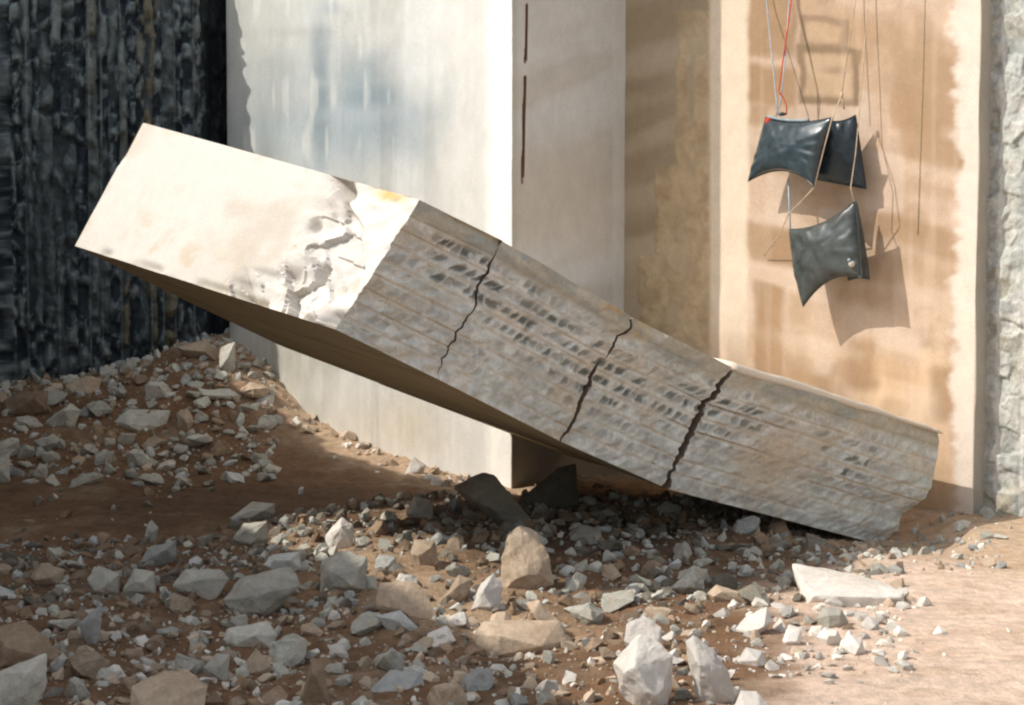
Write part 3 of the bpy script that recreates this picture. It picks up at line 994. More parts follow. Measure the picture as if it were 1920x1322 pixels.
# ------------------------------------------------------------------ rocks
def hull_mesh(name, pts, bevel=.02, sub=0, rough=.0, seed=0, nf=9.0):
    bm = bmesh.new()
    for p in pts: bm.verts.new(p)
    r = bmesh.ops.convex_hull(bm, input=bm.verts)
    junk = [v for v in bm.verts if not v.link_faces]
    if junk: bmesh.ops.delete(bm, geom=junk, context='VERTS')
    bmesh.ops.dissolve_limit(bm, angle_limit=math.radians(9), verts=bm.verts, edges=bm.edges)
    if bevel > 0:
        bmesh.ops.bevel(bm, geom=bm.edges[:], offset=bevel, segments=2 if sub else 1, affect='EDGES', profile=.6, clamp_overlap=True)
    bmesh.ops.triangulate(bm, faces=bm.faces)
    if sub:
        for k in range(sub):
            le = [e for e in bm.edges if e.calc_length() > (.024 if sub > 2 else .12)]
            if le: bmesh.ops.subdivide_edges(bm, edges=le, cuts=1)
            bmesh.ops.triangulate(bm, faces=bm.faces)
        off = Vector((seed * 3.1, seed * 1.7, seed * 2.3))
        bm.normal_update()
        for v in bm.verts:
            n = mnoise.fractal(v.co * nf + off, .9, 2.1, 4) * rough - abs(mnoise.noise(v.co * nf * 1.7 + off)) * rough * .8
            v.co += v.normal * n
    me = bpy.data.meshes.new(name)
    bm.to_mesh(me)
    bm.free()
    for p in me.polygons: p.use_smooth = bool(sub)
    if sub:
        me.set_sharp_from_angle(angle=math.radians(24))
    return me


MAT = dict(g=M_GREY, t=M_TANROCK, w=M_WHITE, b=M_BROWN, u=M_BLUEGREY, s=M_SHALE)
taken = []                                              # pixel ellipses that already carry a rock


def key_rock(name, outline, mat, label, cat='rock', thick=.8, lift=0.0, group=None, lean=.25, basepx=None):
    pl_ = np.array(outline, float)
    c = pl_.mean(0)
    bot = pl_[pl_[:, 1] > np.percentile(pl_[:, 1], 60)].mean(0)
    hit = ground_hit(*(basepx or (bot[0], pl_[:, 1].max() - 3)))
    Y0 = hit[1]
    w = np.ptp(pl_[:, 0]) * Y0 / F_PX
    h = np.ptp(pl_[:, 1]) * Y0 / F_PX
    th = thick * math.sqrt(w * h)
    r = np.random.default_rng(int(c[0] * 7 + c[1]))
    pts = []
    ymid = Y0 + th * .45
    O = np.array([at(x, y, ymid) for x, y in pl_])
    cen = O.mean(0)
    for q in O:
        v = q - cen
        low = np.clip(-(v[2]) / (h * .5 + 1e-6), -1, 1)
        pts.append(q + [0, -lean * th * low + r.uniform(-.06, .06) * th, 0])
    # two or three facet corners in front, as many behind
    for side, nn in ((-1, r.integers(3, 5)), (1, 4)):
        for k in range(nn):
            v = O[r.integers(len(O))] - cen
            f = r.uniform(.25, .72)
            pts.append(cen + v * f + np.array([0, side * th * .5 * r.uniform(.75, 1.1), h * (.05 if side > 0 else -.02)]))
    base = Vector((cen[0], cen[1], float(O[:, 2].min())))
    pts = [Vector(p) - base for p in pts]
    # foot of the rock runs into the ground
    for q in O:
        if q[2] < cen[2]: pts.append(Vector((q[0] * .9 + cen[0] * .1, cen[1], q[2] - .04)) - base)
    me = hull_mesh(name, pts, bevel=min(w, h) * .022, sub=3, rough=min(w, h) * (.018 if name == 'stone_slab' else .036), seed=int(c[0]) % 50)
    o = link(name, me, MAT[mat], loc=base)
    tag(o, label, cat, group)
    taken.append((c[0], c[1], np.ptp(pl_[:, 0]) / 2, np.ptp(pl_[:, 1]) / 2))
    return o


KEYS = [
    ('stone_slab', [(848, 912), (905, 886), (926, 890), (1003, 978), (1000, 995), (962, 995), (915, 950), (868, 935)], 's', 'dark slab leaning in front of the pillar corner, in deep shade', .35),
    ('stone_slab', [(975, 935), (1045, 878), (1082, 868), (1085, 945), (1030, 962)], 's', 'dim brown slab under the tilted block, right of the leaning dark slab', .4),
    ('boulder', [(938, 1060), (952, 1003), (975, 987), (1008, 1000), (1030, 1040), (1040, 1092), (990, 1110), (940, 1108)], 't', 'shaded tan boulder standing under the middle of the tilted block', .8),
    ('boulder', [(418, 1125), (450, 1085), (540, 1065), (566, 1098), (500, 1155), (465, 1162), (430, 1140)], 'g', 'largest grey angular boulder in the left foreground rubble', .8),
    ('rock', [(322, 1098), (345, 1068), (380, 1074), (412, 1070), (432, 1085), (406, 1104), (400, 1128), (350, 1112)], 'g', 'grey rock with a notched top, left of the largest grey boulder', .7),
    ('rock', [(418, 1205), (425, 1180), (500, 1166), (521, 1190), (510, 1212), (440, 1218)], 'g', 'pale grey rounded rock just below the largest grey boulder', .8),
    ('boulder', [(243, 1330), (245, 1286), (300, 1262), (350, 1258), (390, 1286), (385, 1330), (300, 1345)], 't', 'pinkish tan boulder cut by the bottom edge at lower left', .8),
    ('boulder', [(-20, 1268), (80, 1230), (88, 1280), (60, 1335), (-20, 1340)], 'g', 'pale grey boulder in the bottom left corner', .8),
    ('boulder', [(-20, 1178), (40, 1170), (90, 1200), (118, 1240), (80, 1250), (-20, 1260)], 'b', 'dull tan boulder at the left edge, behind the corner boulder', .7),
    ('rock', [(608, 1005), (640, 970), (662, 985), (668, 1030), (620, 1034)], 'w', 'upright white rock perched on a grey striped block', .7),
    ('rock', [(600, 1052), (640, 1034), (688, 1045), (690, 1106), (650, 1116), (600, 1112)], 'g', 'squarish grey rock below the perched upright white rock', .8),
    ('rock', [(700, 1132), (710, 1095), (770, 1092), (800, 1110), (822, 1155), (790, 1166), (740, 1150)], 't', 'sunlit orange tan rock left of the white pointed rock', .8),
    ('rock', [(822, 1130), (860, 1080), (885, 1088), (880, 1112), (845, 1140)], 't', 'tilted sunlit tan rock touching the orange tan rock', .6),
    ('rock', [(882, 1142), (900, 1095), (925, 1078), (943, 1100), (938, 1142), (925, 1152)], 'w', 'white pointed rock beside the shaded tan boulder', .7),
    ('rock', [(700, 1156), (750, 1146), (786, 1175), (780, 1189), (735, 1186)], 'u', 'flat bluish grey rock below the orange tan rock', .7),
    ('stone_slab', [(888, 1190), (905, 1168), (1000, 1172), (1050, 1168), (1063, 1200), (1030, 1236), (960, 1230), (900, 1232)], 't', 'broad slab with reddish earth on top, left of the big white boulder', .9),
    ('rock', [(985, 1132), (1012, 1126), (1062, 1178), (1060, 1205), (1030, 1192)], 't', 'narrow tan rock leaning behind the earth covered slab', .6),
    ('boulder', [(1148, 1242), (1175, 1222), (1200, 1195), (1240, 1205), (1262, 1232), (1262, 1292), (1242, 1335), (1195, 1335), (1160, 1292)], 'w', 'big sunlit white boulder at the bottom, right of centre', .8),
    ('rock', [(1168, 1200), (1175, 1170), (1208, 1156), (1240, 1176), (1244, 1212), (1200, 1228)], 'w', 'cream rock capping the big white boulder from behind', .7),
    ('boulder', [(1284, 1206), (1300, 1192), (1340, 1220), (1370, 1260), (1376, 1312), (1345, 1325), (1310, 1318), (1292, 1250)], 'w', 'tall white boulder with rounded top right of the big white boulder', .7),
    ('rock', [(1372, 1332), (1390, 1296), (1420, 1298), (1452, 1332), (1400, 1348)], 'w', 'white rock on the pink dust at the bottom edge', .8),
    ('rock', [(1378, 1180), (1395, 1158), (1440, 1140), (1450, 1162), (1420, 1190), (1392, 1194)], 'w', 'pale rock left of the wedge of white stone', .8),
    ('rock', [(1530, 1195), (1545, 1180), (1572, 1182), (1578, 1202), (1550, 1216)], 'w', 'small white rock below the wedge of white stone, left of a pair', .9),
    ('rock', [(1574, 1210), (1595, 1190), (1618, 1200), (1622, 1222), (1596, 1233)], 'w', 'small white rock below the wedge of white stone, right of a pair', .9),
    ('rock', [(1530, 1160), (1545, 1140), (1580, 1142), (1590, 1165), (1570, 1182), (1545, 1178)], 'g', 'grey white rock tucked against the front of the white wedge', .8),
    ('rock', [(1612, 1172), (1630, 1155), (1650, 1165), (1648, 1182), (1622, 1186)], 'w', 'white chip on the dust below the right half of the white wedge', .9),
    ('rock', [(1382, 1240), (1400, 1216), (1432, 1222), (1438, 1246), (1405, 1256)], 'w', 'sunlit cream rock right of the tall white boulder', .9),
    ('rock', [(1465, 1200), (1480, 1172), (1505, 1178), (1500, 1205), (1478, 1214)], 'w', 'cream upright chip among the sunlit scatter right of the tall boulder', .9),
    ('rock', [(1746, 1190), (1760, 1174), (1776, 1184), (1772, 1194)], 'w', 'lone white chip out on the pink dust', .9),
    ('stone_slab', [(213, 790), (235, 768), (318, 770), (312, 800), (270, 813), (230, 807)], 'g', 'pale flat slab lying on the left heap below the dark face', .8),
    ('stone_slab', [(330, 650), (385, 637), (402, 655), (412, 681), (350, 668)], 't', 'thin slab on top of the left heap with a dark gap under it', .9),
    ('rock', [(410, 652), (440, 640), (443, 690), (430, 706), (412, 690)], 'g', 'upright rock on top of the left heap beside the pillar', .7),
    ('rock', [(5, 752), (30, 735), (88, 733), (90, 770), (40, 786), (10, 782)], 'b', 'brown rock at the left end of the heap, below the dark face', .8),
    ('rock', [(120, 722), (160, 705), (188, 710), (186, 745), (150, 742), (130, 741)], 't', 'tan rock shaped like a wedge on the crest of the left heap', .8),
    ('rock', [(86, 790), (130, 755), (152, 770), (140, 800), (100, 806)], 'g', 'grey rock sloping below the tan wedge on the left heap', .8),
    ('rock', [(-8, 855), (16, 850), (20, 900), (-8, 912)], 'g', 'grey stone cut by the left edge beside the dark soil', .9),
    ('rock', [(330, 775), (350, 765), (364, 790), (355, 814), (335, 806)], 't', 'orange brown rock on the heap right of the pale flat slab', .9),
    ('rock', [(470, 752), (490, 738), (514, 742), (512, 766), (480, 764)], 'w', 'small white rock at the right foot of the left heap', .9),
    ('rock', [(430, 972), (470, 942), (515, 945), (516, 962), (470, 978)], 'g', 'low grey rock at the edge of the dark soil, above the grey cluster', .8),
    ('rock', [(435, 1010), (455, 982), (500, 978), (506, 1010), (470, 1028)], 'g', 'grey rock under the low grey rock at the soil edge', .8),
    ('rock', [(488, 1062), (510, 1040), (560, 1036), (568, 1066), (530, 1078)], 'u', 'bluish rock with a ragged top above the largest grey boulder', .8),
    ('rock', [(230, 1106), (250, 1068), (288, 1074), (294, 1112), (240, 1119)], 'g', 'pale squarish rock in the row left of the notched rock', .8),
    ('rock', [(162, 1085), (180, 1062), (224, 1078), (226, 1112), (180, 1118)], 'g', 'grey green rock left of the pale squarish rock', .8),
    ('rock', [(56, 1082), (75, 1056), (120, 1070), (116, 1098), (70, 1102)], 't', 'dim tan rock with a peak near the left edge', .8),
    ('rock', [(262, 1055), (280, 1025), (328, 1015), (331, 1042), (290, 1064)], 'u', 'slate grey rock sitting alone on the dark soil', .8),
    ('rock', [(270, 1016), (275, 985), (283, 975), (297, 990), (294, 1018)], 'g', 'thin upright splinter behind the slate grey rock', .6),
    ('rock', [(145, 1170), (185, 1135), (192, 1165), (180, 1212), (160, 1205)], 'u', 'blue grey pointed rock below the dim tan peak', .7),
    ('rock', [(380, 1250), (405, 1226), (430, 1228), (428, 1285), (400, 1276)], 'g', 'upright grey rock between the tan corner boulder and the pyramid', .7),
    ('rock', [(446, 1262), (478, 1215), (512, 1248), (505, 1270), (470, 1268)], 't', 'tan pyramid of rock below the pale rounded rock', .8),
    ('rock', [(560, 1325), (585, 1232), (605, 1250), (622, 1325)], 'b', 'tall brown pyramid at the bottom edge', .7),
    ('rock', [(768, 1036), (775, 1012), (815, 1015), (826, 1060), (790, 1067)], 't', 'brownish cube of rock in shade above the sunlit strip', .8),
    ('rock', [(760, 960), (775, 932), (808, 940), (814, 972), (780, 978)], 'g', 'rounded greenish grey rock in the shade left of the leaning dark slab', .8),
    ('rock', [(758, 890), (775, 856), (800, 872), (790, 890)], 'w', 'sunlit cream rock on the soil at the foot of the pillar', .8),
    ('rock', [(690, 1295), (730, 1258), (790, 1262), (800, 1290), (740, 1300)], 'u', 'light blue grey rock near the bottom, left of centre', .8),
    ('rock', [(1325, 1112), (1345, 1098), (1395, 1112), (1400, 1130), (1340, 1132)], 't', 'flat tan stone in the shade left of the white wedge', .8),
]
def wedge():
    pp = [(1483, 1055, .62), (1540, 1064, .70), (1602, 1077, .62), (1648, 1087, .45), (1694, 1109, .12), (1524, 1118, 0), (1610, 1123, 0), (1690, 1120, .02),
          (1512, 1135, .05), (1600, 1144, .02), (1642, 1147, .03), (1696, 1135, .06), (1490, 1090, .5), (1600, 1120, .8)]
    hit = ground_hit(1600, 1141)
    P3 = [Vector(at(x, y, hit[1] + d)) for x, y, d in pp]
    base = Vector((P3[6].x, P3[6].y, P3[9].z))
    me = hull_mesh('stone_slab', [p - base for p in P3], bevel=.012, sub=3, rough=.008, seed=3)
    o = link('stone_slab', me, MAT['w'], loc=base)
    tag(o, 'flat wedge of white stone, half in shade, lying below the tilted block', 'stone slab')
    taken.append((1590, 1102, 106, 46))


wedge()
for nm, ol, mt, lb, th in KEYS:
    key_rock(nm, ol, mt, lb, {'stone_slab': 'stone slab'}.get(nm, nm), th)

# prototypes for the scatter
protos = {}
for mk in 'gtwbus':
    protos[mk] = []
    for k in range(12):
        r = np.random.default_rng(500 + k * 13)
        n = 15
        v = r.normal(size=(n, 3))
        v /= np.linalg.norm(v, axis=1)[:, None]
        v *= r.uniform(.7, 1.1, (n, 1))
        v *= np.array([1, r.uniform(.65, .95), r.uniform(.5, .85)]) * .5
        me = hull_mesh('rock', [Vector(p) for p in v], bevel=.022, sub=2, rough=.05, seed=k, nf=4.0)
        me.materials.append(MAT[mk])
        protos[mk].append(me)

# regions in which rocks lie: sampled over the floor itself and kept where the rubble is
SIZE = {'large': 'fist to head sized', 'small': 'small'}
COLW = dict(g='grey', t='tan', w='whitish', b='brown', u='blue grey', s='dark')


def region(px, py):
    if py < 905 and px < 520 and py > 660 + max(0, (330 - px)) * .2: return 'heap'
    if px > 1370 and py > 1130 and py < 1262 and px < 1680: return 'scatter'
    if py > 1015 + max(0, px - 900) * .15 and px < 1330: return 'front'
    if 930 + max(0, 760 - px) * .16 < py < 1130 and 420 < px < 1560: return 'under'
    if 530 < px < 870 and 770 < py < 905 and abs(py - (770 + (px - 530) * .42)) < 26: return 'foot'
    return None


WHERE = dict(heap='rock on the left heap below the dark face', scatter='stone in the sunlit scatter beside the pink dust',
             front='rock in the foreground rubble', under='rock in the shade below the tilted block', foot='stone along the foot of the pale pillar')
GRP = dict(heap='rocks of the left heap', scatter='sunlit stones beside the dust', front='foreground rubble rocks', under='rocks under the tilted block',
           foot='stones along the foot of the pillar')
MIX = dict(heap='gggutgb', scatter='wwwwg', front='ggttbtuggw', under='sgbsugsb', foot='wttw')  # 'under' favours dark stones, their colour deepening the block's shade
QUOTA = dict(heap=84, scatter=20, front=78, under=52, foot=8)
SZ = dict(heap=(26, 72), scatter=(18, 38), front=(34, 92), under=(30, 84), foot=(12, 28))
BOX = dict(heap=(0, 640, 520, 905), scatter=(1370, 1125, 1690, 1265), front=(0, 1000, 1330, 1322), under=(420, 930, 1560, 1135), foot=(530, 760, 870, 910))
rr = np.random.default_rng(77)
SCAT = []
n_ind = 0
for reg, q in QUOTA.items():
    x0, y0, x1, y1 = BOX[reg]
    made = tries = 0
    while made < q and tries < 9000:
        tries += 1
        px, py = rr.uniform(x0, x1), rr.uniform(y0, y1)
        if region(px, py) != reg: continue
        a, b = SZ[reg]
        f = 1 - tries / 9000
        sz = a + (b - a) * rr.random() ** 1.6 * (.35 + .65 * f)
        if any(((px - c[0]) / (c[2] * .8 + sz * .34)) ** 2 + ((py - c[1]) / (c[3] * .8 + sz * .22)) ** 2 < 1 for c in taken): continue
        hit = ground_hit(px, py + sz * .25)
        if reg in ('heap', 'foot') and hit[1] > 21.5: continue
        taken.append((px, py, sz * .5, sz * .38))
        m = MIX[reg][rr.integers(len(MIX[reg]))]
        me = protos[m][rr.integers(12)]
        s = sz * hit[1] / F_PX * 1.3
        o = bpy.data.objects.new('rock', me)
        C.objects.link(o)
        sc = np.array([1.0, rr.uniform(.7, 1.1), rr.uniform(.6, 1.05)]) * s
        o.scale = sc
        o.rotation_euler = (rr.uniform(-.5, .5), rr.uniform(-.5, .5), rr.uniform(0, 6.28))
        o.location = (hit[0], hit[1], float(hz(hit[0], hit[1])) + sc[2] * .10)
        size = 'larger' if sz > a + (b - a) * .35 else 'small'
        SCAT.append((o, px, py, sz, size, COLW[m], reg))
        tag(o, None, 'rock', GRP[reg])
        made += 1
        n_ind += 1
# each scattered rock is told apart by its look and by the well-marked rock it lies next to
REF = ['the white stone wedge', 'the leaning dark slab', 'the dim brown slab under the block', 'the shaded tan boulder', 'the largest grey boulder', 'the notched grey rock',
       'the pale rounded rock', 'the pinkish tan boulder', 'the pale corner boulder', 'the dull tan edge boulder', 'the perched white rock', 'the squarish striped rock',
       'the orange tan rock', 'the tilted tan rock', 'the white pointed rock', 'the flat bluish rock', 'the earth covered slab', 'the narrow leaning tan rock',
       'the big white boulder', 'the cream capping rock', 'the tall white boulder', 'the white bottom rock', 'the pale rock near the wedge', 'the left small white rock',
       'the right small white rock', 'the tucked grey rock', 'the white chip by the wedge', 'the cream rock by the tall boulder', 'the upright cream chip', 'the lone white chip',
       'the pale flat slab', 'the thin top slab', 'the upright heap rock', 'the brown heap rock', 'the tan crest wedge', 'the sloping grey rock', 'the left edge stone',
       'the orange brown rock', 'the small white heap rock', 'the low grey rock', 'the rock under the low grey one', 'the ragged bluish rock', 'the pale squarish rock',
       'the grey green rock', 'the dim tan peak', 'the slate grey rock', 'the upright splinter', 'the blue grey pointed rock', 'the upright grey rock', 'the tan pyramid',
       'the brown pyramid', 'the brownish cube', 'the rounded greenish rock', 'the cream foot rock', 'the light blue grey rock', 'the flat tan stone']
used_labels = {}
for (o, px, py, sz, size, colr, reg) in SCAT:
    order = sorted(range(len(REF)), key=lambda k: (taken[k][0] - px) ** 2 + (1.6 * (taken[k][1] - py)) ** 2)
    for n_try, k in enumerate(order[:4]):
        dx_k, dy_k = px - taken[k][0], (py - taken[k][1]) * 1.6
        dist = math.hypot(dx_k, dy_k)
        near = 'just' if dist < 90 else 'a little' if dist < 200 else 'well'
        rel = ('right of' if dx_k > 0 else 'left of') if abs(dx_k) > abs(dy_k) else ('below' if dy_k > 0 else 'above')
        lb = f'{size} {colr} rock {near} {rel} {REF[k]}'
        if lb not in used_labels: break
    used_labels[lb] = 1
    o['label'] = lb
print('individual rocks', n_ind + len(KEYS))


# rubble too small or too many to count: one object
def tiny_unit(k):
    r = np.random.default_rng(900 + k)
    v = r.normal(size=(13, 3))
    v /= np.linalg.norm(v, axis=1)[:, None]
    v *= np.array([1, .8, .7]) * .5
    bm = bmesh.new()
    for p in v: bm.verts.new(p)
    bmesh.ops.convex_hull(bm, input=bm.verts)
    bmesh.ops.triangulate(bm, faces=bm.faces)
    bm.verts.index_update()
    vs = np.array([q.co[:] for q in bm.verts])
    fs = np.array([[q.index for q in f_.verts] for f_ in bm.faces])
    bm.free()
    return vs, fs


UNITS = [tiny_unit(k) for k in range(10)]
TC = dict(g=(.44, .425, .36), t=(.44, .345, .25), w=(.62, .58, .51), b=(.26, .18, .115), u=(.41, .41, .38), s=(.2, .17, .13))


def scatter(name, n, sizef, accept, mixs, seed, label, xr, yr):
    r = np.random.default_rng(seed)
    V, Fs, Cc = [], [], []
    off = 0
    X = r.uniform(*xr, n * 8)
    Y = r.uniform(*yr, n * 8)
    Zg = hz(X, Y)
    px, py = pix_of(np.stack([X, Y, Zg], -1))
    keep = accept(X, Y, px, py, r)
    ids = np.flatnonzero(keep)[:n]
    for i in ids:
        vs, fs = UNITS[r.integers(10)]
        s = sizef(r) * (.6 + .4 * Y[i] / 12)
        ang = r.uniform(0, 6.28, 3)
        Rm = np.array(Matrix.Rotation(ang[0], 3, 'Z') @ Matrix.Rotation(ang[1], 3, 'X') @ Matrix.Rotation(ang[2], 3, 'Y'))
        p = (vs * [1, 1, r.uniform(.6, 1)]) @ Rm.T * s + [X[i], Y[i], Zg[i] + s * .06]
        V.append(p); Fs.append(fs + off); off += len(p)
        m = mixs(X[i], Y[i], px[i], py[i], r)
        Cc.append(np.broadcast_to(np.array(TC[m]) * r.uniform(.7, 1.25), p.shape))
    V, Fs, Cc = np.concatenate(V), np.concatenate(Fs), np.concatenate(Cc)
    me = bpy.data.meshes.new(name)
    me.from_pydata(V.tolist(), [], Fs.tolist())
    a_ = me.attributes.new('tint', 'FLOAT_COLOR', 'POINT')
    a_.data.foreach_set('color', np.concatenate([Cc, np.ones((len(Cc), 1))], 1).astype(np.float32).ravel())
    o = link(name, me, M_CHIP)
    tag(o, label, kind='stuff')
    return o


def dens(px, py, r):
    """how likely a spot is to be rubble"""
    d = np.zeros_like(px)
    heap = (py < 900) & (px < 520)
    d = np.where(heap, np.clip(1.1 - (py - 660 - .1 * px) / 260, .12, 1), d)
    fr = (py > 1010) & (px < 1340 + (py - 1150) * .4)
    d = np.where(fr, .95, d)
    und = (py > 930 + np.clip(760 - px, 0, None) * .16) & (px > 430) & (px < 1660) & (py < 1160)
    d = np.where(und, .95, d)
    d = np.where((px > 600) & (px < 900) & (py > 1000) & (py < 1100), .5, d)
    sc = (px > 1340) & (px < 1720) & (py > 1120) & (py < 1270)
    d = np.where(sc, .5, d)
    edge = (px > 1650) & (py > 960) & (py < 1080) & (px < 1880)
    d = np.where(edge, .35, d)
    ft = (px > 500) & (px < 880) & (np.abs(py - (765 + (px - 530) * .42)) < 28)
    d = np.where(ft, .5, d)
    d = np.where((d == 0) & (px > 1300), .02 + .05 * np.exp(-((px - 1600) / 130) ** 2 - ((py - 1180) / 110) ** 2), d)
    d = np.where((d == 0), .03, d)
    return d


def mixs(x, y, px, py, r):
    if px > 1340 and py > 1100: return 'wwwt'[r.integers(4)]
    if py < 900 and px < 520: return 'gggubt'[r.integers(6)]
    if px > 1600: return 'gwtu'[r.integers(4)]
    if py > 1150: return 'tbtgbtgw'[r.integers(8)]
    if 500 < px < 880 and py < 905: return 'wtt'[r.integers(3)]
    return 'sgbsbsug'[r.integers(8)]  # darker chips mixed in, standing in for shade below the block


scatter('rubble', 4000, lambda r: .05 + .13 * r.random() ** 1.7, lambda X, Y, px, py, r: (r.random(len(X)) < dens(px, py, r)) & (px > -60) & (px < 1980) & (py < 1380),
        mixs, 61, 'loose grey and tan stone chips between the larger rocks', (-7, 5), (8, 21.5))
scatter('gravel', 8000, lambda r: .014 + .03 * r.random() ** 1.5, lambda X, Y, px, py, r: (r.random(len(X)) < dens(px, py, r)) & (px > -60) & (px < 1980) & (py < 1380),
        mixs, 62, 'fine stone crumbs and clods strewn over the quarry floor', (-7, 5), (8, 21.5))


# ------------------------------------------------------------------ hanging bags
def wy(px, off):
    """depth of a point standing off the tan face by off metres, seen at column px"""
    k = (px - CX) / F_PX
    t = (k * T0[1] - T0[0]) / (DA[0] - k * DA[1])
    return T0[1] + DA[1] * t - off * 1.3


def bag_mesh(name, quad, offs, thick, pinch, n=36, seed=0):
    """quad: pixel corners TL, TR, BR, BL; offs: how far each corner stands off the face; a pillow with drawn-out corners"""
    P = [at(q[0], q[1], wy(q[0], o_)) for q, o_ in zip(quad, offs)]
    nrm = np.cross(P[1] - P[0], P[3] - P[0])
    nrm /= np.linalg.norm(nrm)
    if nrm[1] > 0: nrm = -nrm
    a = np.linspace(0, 1, n)
    U, V = np.meshgrid(a, a, indexing='ij')
    q = ((1 - U) * (1 - V))[..., None] * P[0] + (U * (1 - V))[..., None] * P[1] + (U * V)[..., None] * P[2] + ((1 - U) * V)[..., None] * P[3]
    cen = sum(P) / 4
    ed = 4 * U * (1 - U), 4 * V * (1 - V)
    ux, vx = (P[1] + P[2] - P[0] - P[3]) / 2, (P[3] + P[2] - P[0] - P[1]) / 2
    q = q + vx * (pinch[0] * ed[0] * (1 - V) ** 2 - pinch[2] * ed[0] * V ** 2)[..., None]
    q = q + ux * (pinch[3] * ed[1] * (1 - U) ** 2 - pinch[1] * ed[1] * U ** 2)[..., None]
    infl = (ed[0] * ed[1]) ** .45 * thick
    infl = infl * (1 + (fbm(U * 4, V * 4, 0, seed) - .5) * .35)
    ang_ = np.arctan2(V - .5, U - .5)
    wr = (vnoise(ang_ * 5.5, 0, 0, seed + 3) - .5) * .035 * np.clip(1 - ed[0] * ed[1], 0, 1) ** 1.5 * np.clip(ed[0] * ed[1] * 9, 0, 1)
    fr = q + nrm * (infl + wr)[..., None]
    bk = q - nrm * infl[..., None]
    base = Vector(q[0, 0])
    g = [(fr - np.array(base), np.array([.05, .06, .07]), 0, False), (bk - np.array(base), np.array([.05, .06, .07]), 0, True)]
    me = grids_mesh(name, g, weld=1e-5)
    bm = bmesh.new(); bm.from_mesh(me); bmesh.ops.recalc_face_normals(bm, faces=bm.faces); bm.to_mesh(me); bm.free()
    rim = [np.array(x) for x in (list(q[:, 0]) + list(q[-1, 1:]) + list(q[::-1, -1][1:]) + list(q[0, ::-1][1:]))]
    return me, base, rim, q, fr


def tube(name, pts, rad, mat, parent=None, nseg=7, closed=False):
    pts = [Vector(p) for p in pts]
    bm = bmesh.new()
    rings = []
    for i, p in enumerate(pts):
        t = (pts[min(i + 1, len(pts) - 1)] - pts[max(i - 1, 0)]).normalized()
        s = t.cross(Vector((0.3, 1, .1))).normalized()
        u = t.cross(s)
        rings.append([bm.verts.new(p + (s * math.cos(6.2832 * k / nseg) + u * math.sin(6.2832 * k / nseg)) * rad) for k in range(nseg)])
    for a, b in zip(rings[:-1], rings[1:]):
        for k in range(nseg):
            bm.faces.new((a[k], a[(k + 1) % nseg], b[(k + 1) % nseg], b[k]))
    bm.faces.new(rings[0][::-1])
    bm.faces.new(rings[-1])
    bmesh.ops.recalc_face_normals(bm, faces=bm.faces)
    me = bpy.data.meshes.new(name)
    bm.to_mesh(me)
    bm.free()
    for p in me.polygons: p.use_smooth = True
    me.materials.append(mat)
    o = bpy.data.objects.new(name, me)
    C.objects.link(o)
    if parent:
        o.parent = parent
        o.matrix_parent_inverse = Matrix.Translation(parent.location).inverted()
    return o


def blob(name, p, r, mat, parent=None, sc=(1, 1, 1)):
    bm = bmesh.new()
    bmesh.ops.create_icosphere(bm, subdivisions=2, radius=r)
    for v in bm.verts: v.co = Vector((v.co.x * sc[0], v.co.y * sc[1], v.co.z * sc[2]))
    me = bpy.data.meshes.new(name)
    bm.to_mesh(me); bm.free()
    for q in me.polygons: q.use_smooth = True
    me.materials.append(mat)
    o = bpy.data.objects.new(name, me)
    C.objects.link(o)
    if parent:
        o.parent = parent
        o.location = Vector(p) - parent.location
    else:
        o.location = p
    return o


BAGS = [
    # quad TL TR BR BL, stand-off of each corner, thickness, pinch (top,right,bottom,left), material, label
    ([(1436, 220), (1562, 220), (1526, 350), (1403, 340)], (.24, .40, .44, .24), .12, (.07, .03, .20, .0), M_RUBBER,
     'dark inflated rubber bag with a red corner, upper left of the hanging cluster'),
    ([(1545, 224), (1604, 216), (1624, 354), (1520, 334)], (.28, .12, .12, .26), .085, (.06, .0, .0, .05), M_RUBBER3,
     'darkest rubber bag half hidden behind the upper bag with the red corner'),
    ([(1480, 430), (1604, 376), (1616, 520), (1506, 575)], (.26, .32, .36, .30), .13, (.10, .0, .16, -.03), M_RUBBER2,
     'worn grey rubber bag hanging lowest, its bottom corner pointing down'),
    ([(1585, 392), (1606, 380), (1630, 524), (1590, 526)], (.26, .16, .10, .24), .05, (.02, -.06, .03, .0), M_RUBBER2,
     'thin edge of a grey rubber bag behind the right side of the lowest bag'),
]
bag_objs = []
for i, (quad, offs, th, pin, mt, lb) in enumerate(BAGS):
    me, base, rim, q, fr = bag_mesh('rubber_bag', quad, offs, th, pin, seed=230 + i)
    o = link('rubber_bag', me, mt, loc=base)
    tag(o, lb, 'rubber bag', 'inflatable bags hanging on the tan face')
    tube('seam', rim, .007, mt, o, 6)
    bag_objs.append((o, q, fr))
bo, q, fr = bag_objs[0]
# pale strap along the top edge, black clip, red corner patch
tube('strap', [np.array(q[k, 0]) + [0, -.02, .012] for k in range(1, 24)], .015, M_TRIM, bo)
A_ = lambda px, py, off: at(px, py, wy(px, off))
blob('clip', A_(1466, 214, .3), .03, M_RUBBER, bo, (1.4, .7, .7))
blob('corner_patch', A_(1441, 227, .28), .038, M_RED, bo, (1, .5, 1))
bo2, q2, fr2 = bag_objs[2]
blob('valve', fr2[32, 29] - [0, .01, 0], .036, M_BRASS, bo2, (1, .8, 1))
blob('valve_cap', fr2[31, 27] - [0, .03, 0], .02, M_TRIM, bo2)


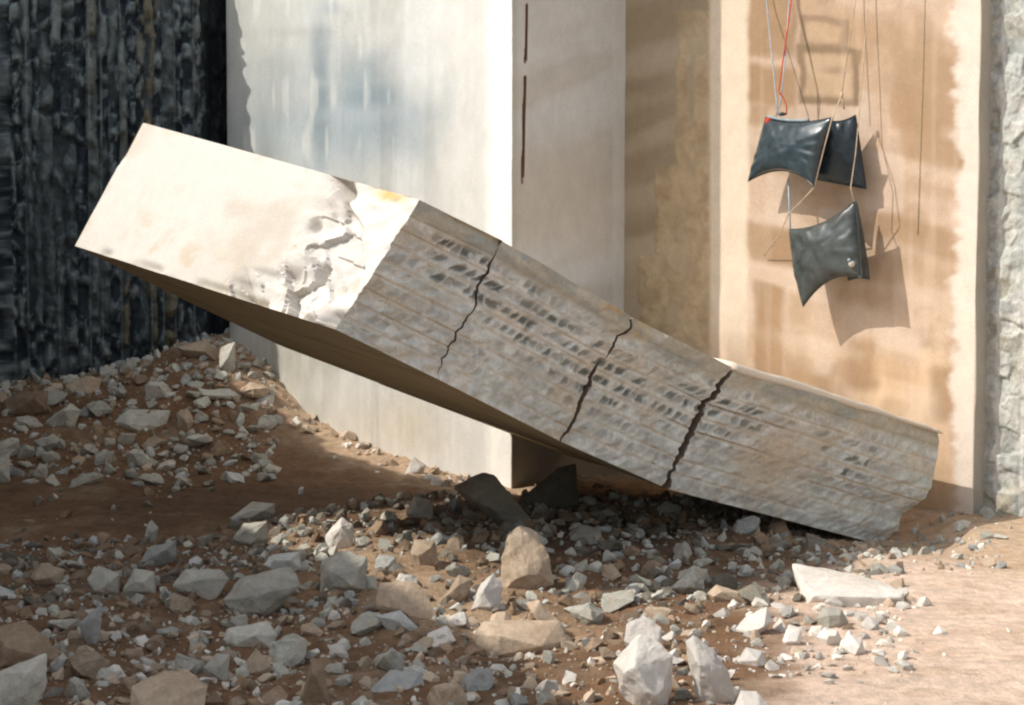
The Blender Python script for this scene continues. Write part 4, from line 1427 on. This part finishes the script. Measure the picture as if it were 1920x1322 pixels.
# ------------------------------------------------------------------ ropes, hoses and cables
def up_out(px0, px1, py1, off, ztop=6.9):
    """straight hanging line: from above the frame down to pixel (px1,py1)"""
    b = A_(px1, py1, off)
    t0 = A_(px0, 0, off * .2)
    k = (ztop - b[2]) / (t0[2] - b[2])
    return [t0 + (b - t0) * (1 - k) * np.array([1, .5, 1]), t0, b]


def line(name, pts, rad, mat, label, cat, group=None):
    o = tube(name, pts, rad, mat)
    return tag(o, label, cat, group)


w3 = lambda px, py, off=.006: (lambda t, z: np.array([T0[0] + DA[0] * t - R2 * off, T0[1] + DA[1] * t - R2 * off, z]))(*wall_uv(px, py, T0, DA))
G = 'lines the bags hang from'
a = up_out(1437, 1452, 150, .26)
line('hose', a + [A_(1456, 190, .26), A_(1458, 214, .27)], .0065, M_BLUE, 'pale blue hose at the far left of the hanging lines', 'hose', G)
a = up_out(1480, 1471, 120, .27)
line('hose', a + [A_(1467, 165, .27), A_(1462, 195, .27), A_(1455, 218, .27)], .0065, M_BLUE, 'pale blue hose beside the red cord above the red corner bag', 'hose', G)
a = up_out(1484, 1470, 100, .25)
line('cord', a + [A_(1463, 150, .29), A_(1460, 172, .29), A_(1468, 182, .29), A_(1475, 200, .28), A_(1474, 216, .28)], .007, M_RED, 'thin red cord hanging between the blue hoses', 'cord', G)
a = up_out(1604, 1578, 178, .20)
line('rope', a, .0052, M_ROPE, 'cream rope dropping to a knot above the upper bags', 'rope', G)
line('rope', [A_(1578, 178, .25), A_(1570, 198, .35), A_(1560, 222, .46), A_(1546, 275, .56), A_(1528, 347, .50)], .0055, M_ROPE,
     'cream rope leg running from the knot down over the upper bag', 'rope', G)
line('rope', [A_(1578, 178, .25), A_(1583, 205, .22)], .009, M_ROPE, 'short cream rope end below the knot', 'rope', G)
blob_k = blob('rope_knot', A_(1578, 178, .26), .024, M_ROPE, None, (.8, .8, 1.4))
tag(blob_k, 'cream knot where the rope splits above the bags', 'knot')
a = up_out(1628, 1610, 225, .16)
line('rope', a + [A_(1604, 290, .27), A_(1595, 352, .30), A_(1602, 382, .32)], .0052, M_ROPE, 'cream rope crossing the darkest bag to the lowest bag', 'rope', G)
line('rope', [A_(1526, 352, .44), A_(1500, 380, .35), A_(1478, 402, .3), A_(1462, 440, .2), A_(1432, 480, .03)], .006, M_ROPE,
     'slack cream rope running down left from the upper bag corner', 'rope', G)
line('hose', [A_(1478, 335, .22), A_(1480, 385, .24), A_(1482, 434, .26)], .009, M_BLUE, 'short blue hose between the upper and lowest bags', 'hose', G)
line('cable', [w3(1735, -60), w3(1732, 80), w3(1727, 250), w3(1721, 440)], .003, M_GREENLINE, 'grey green cable hanging down the tan face right of the bags', 'cable')
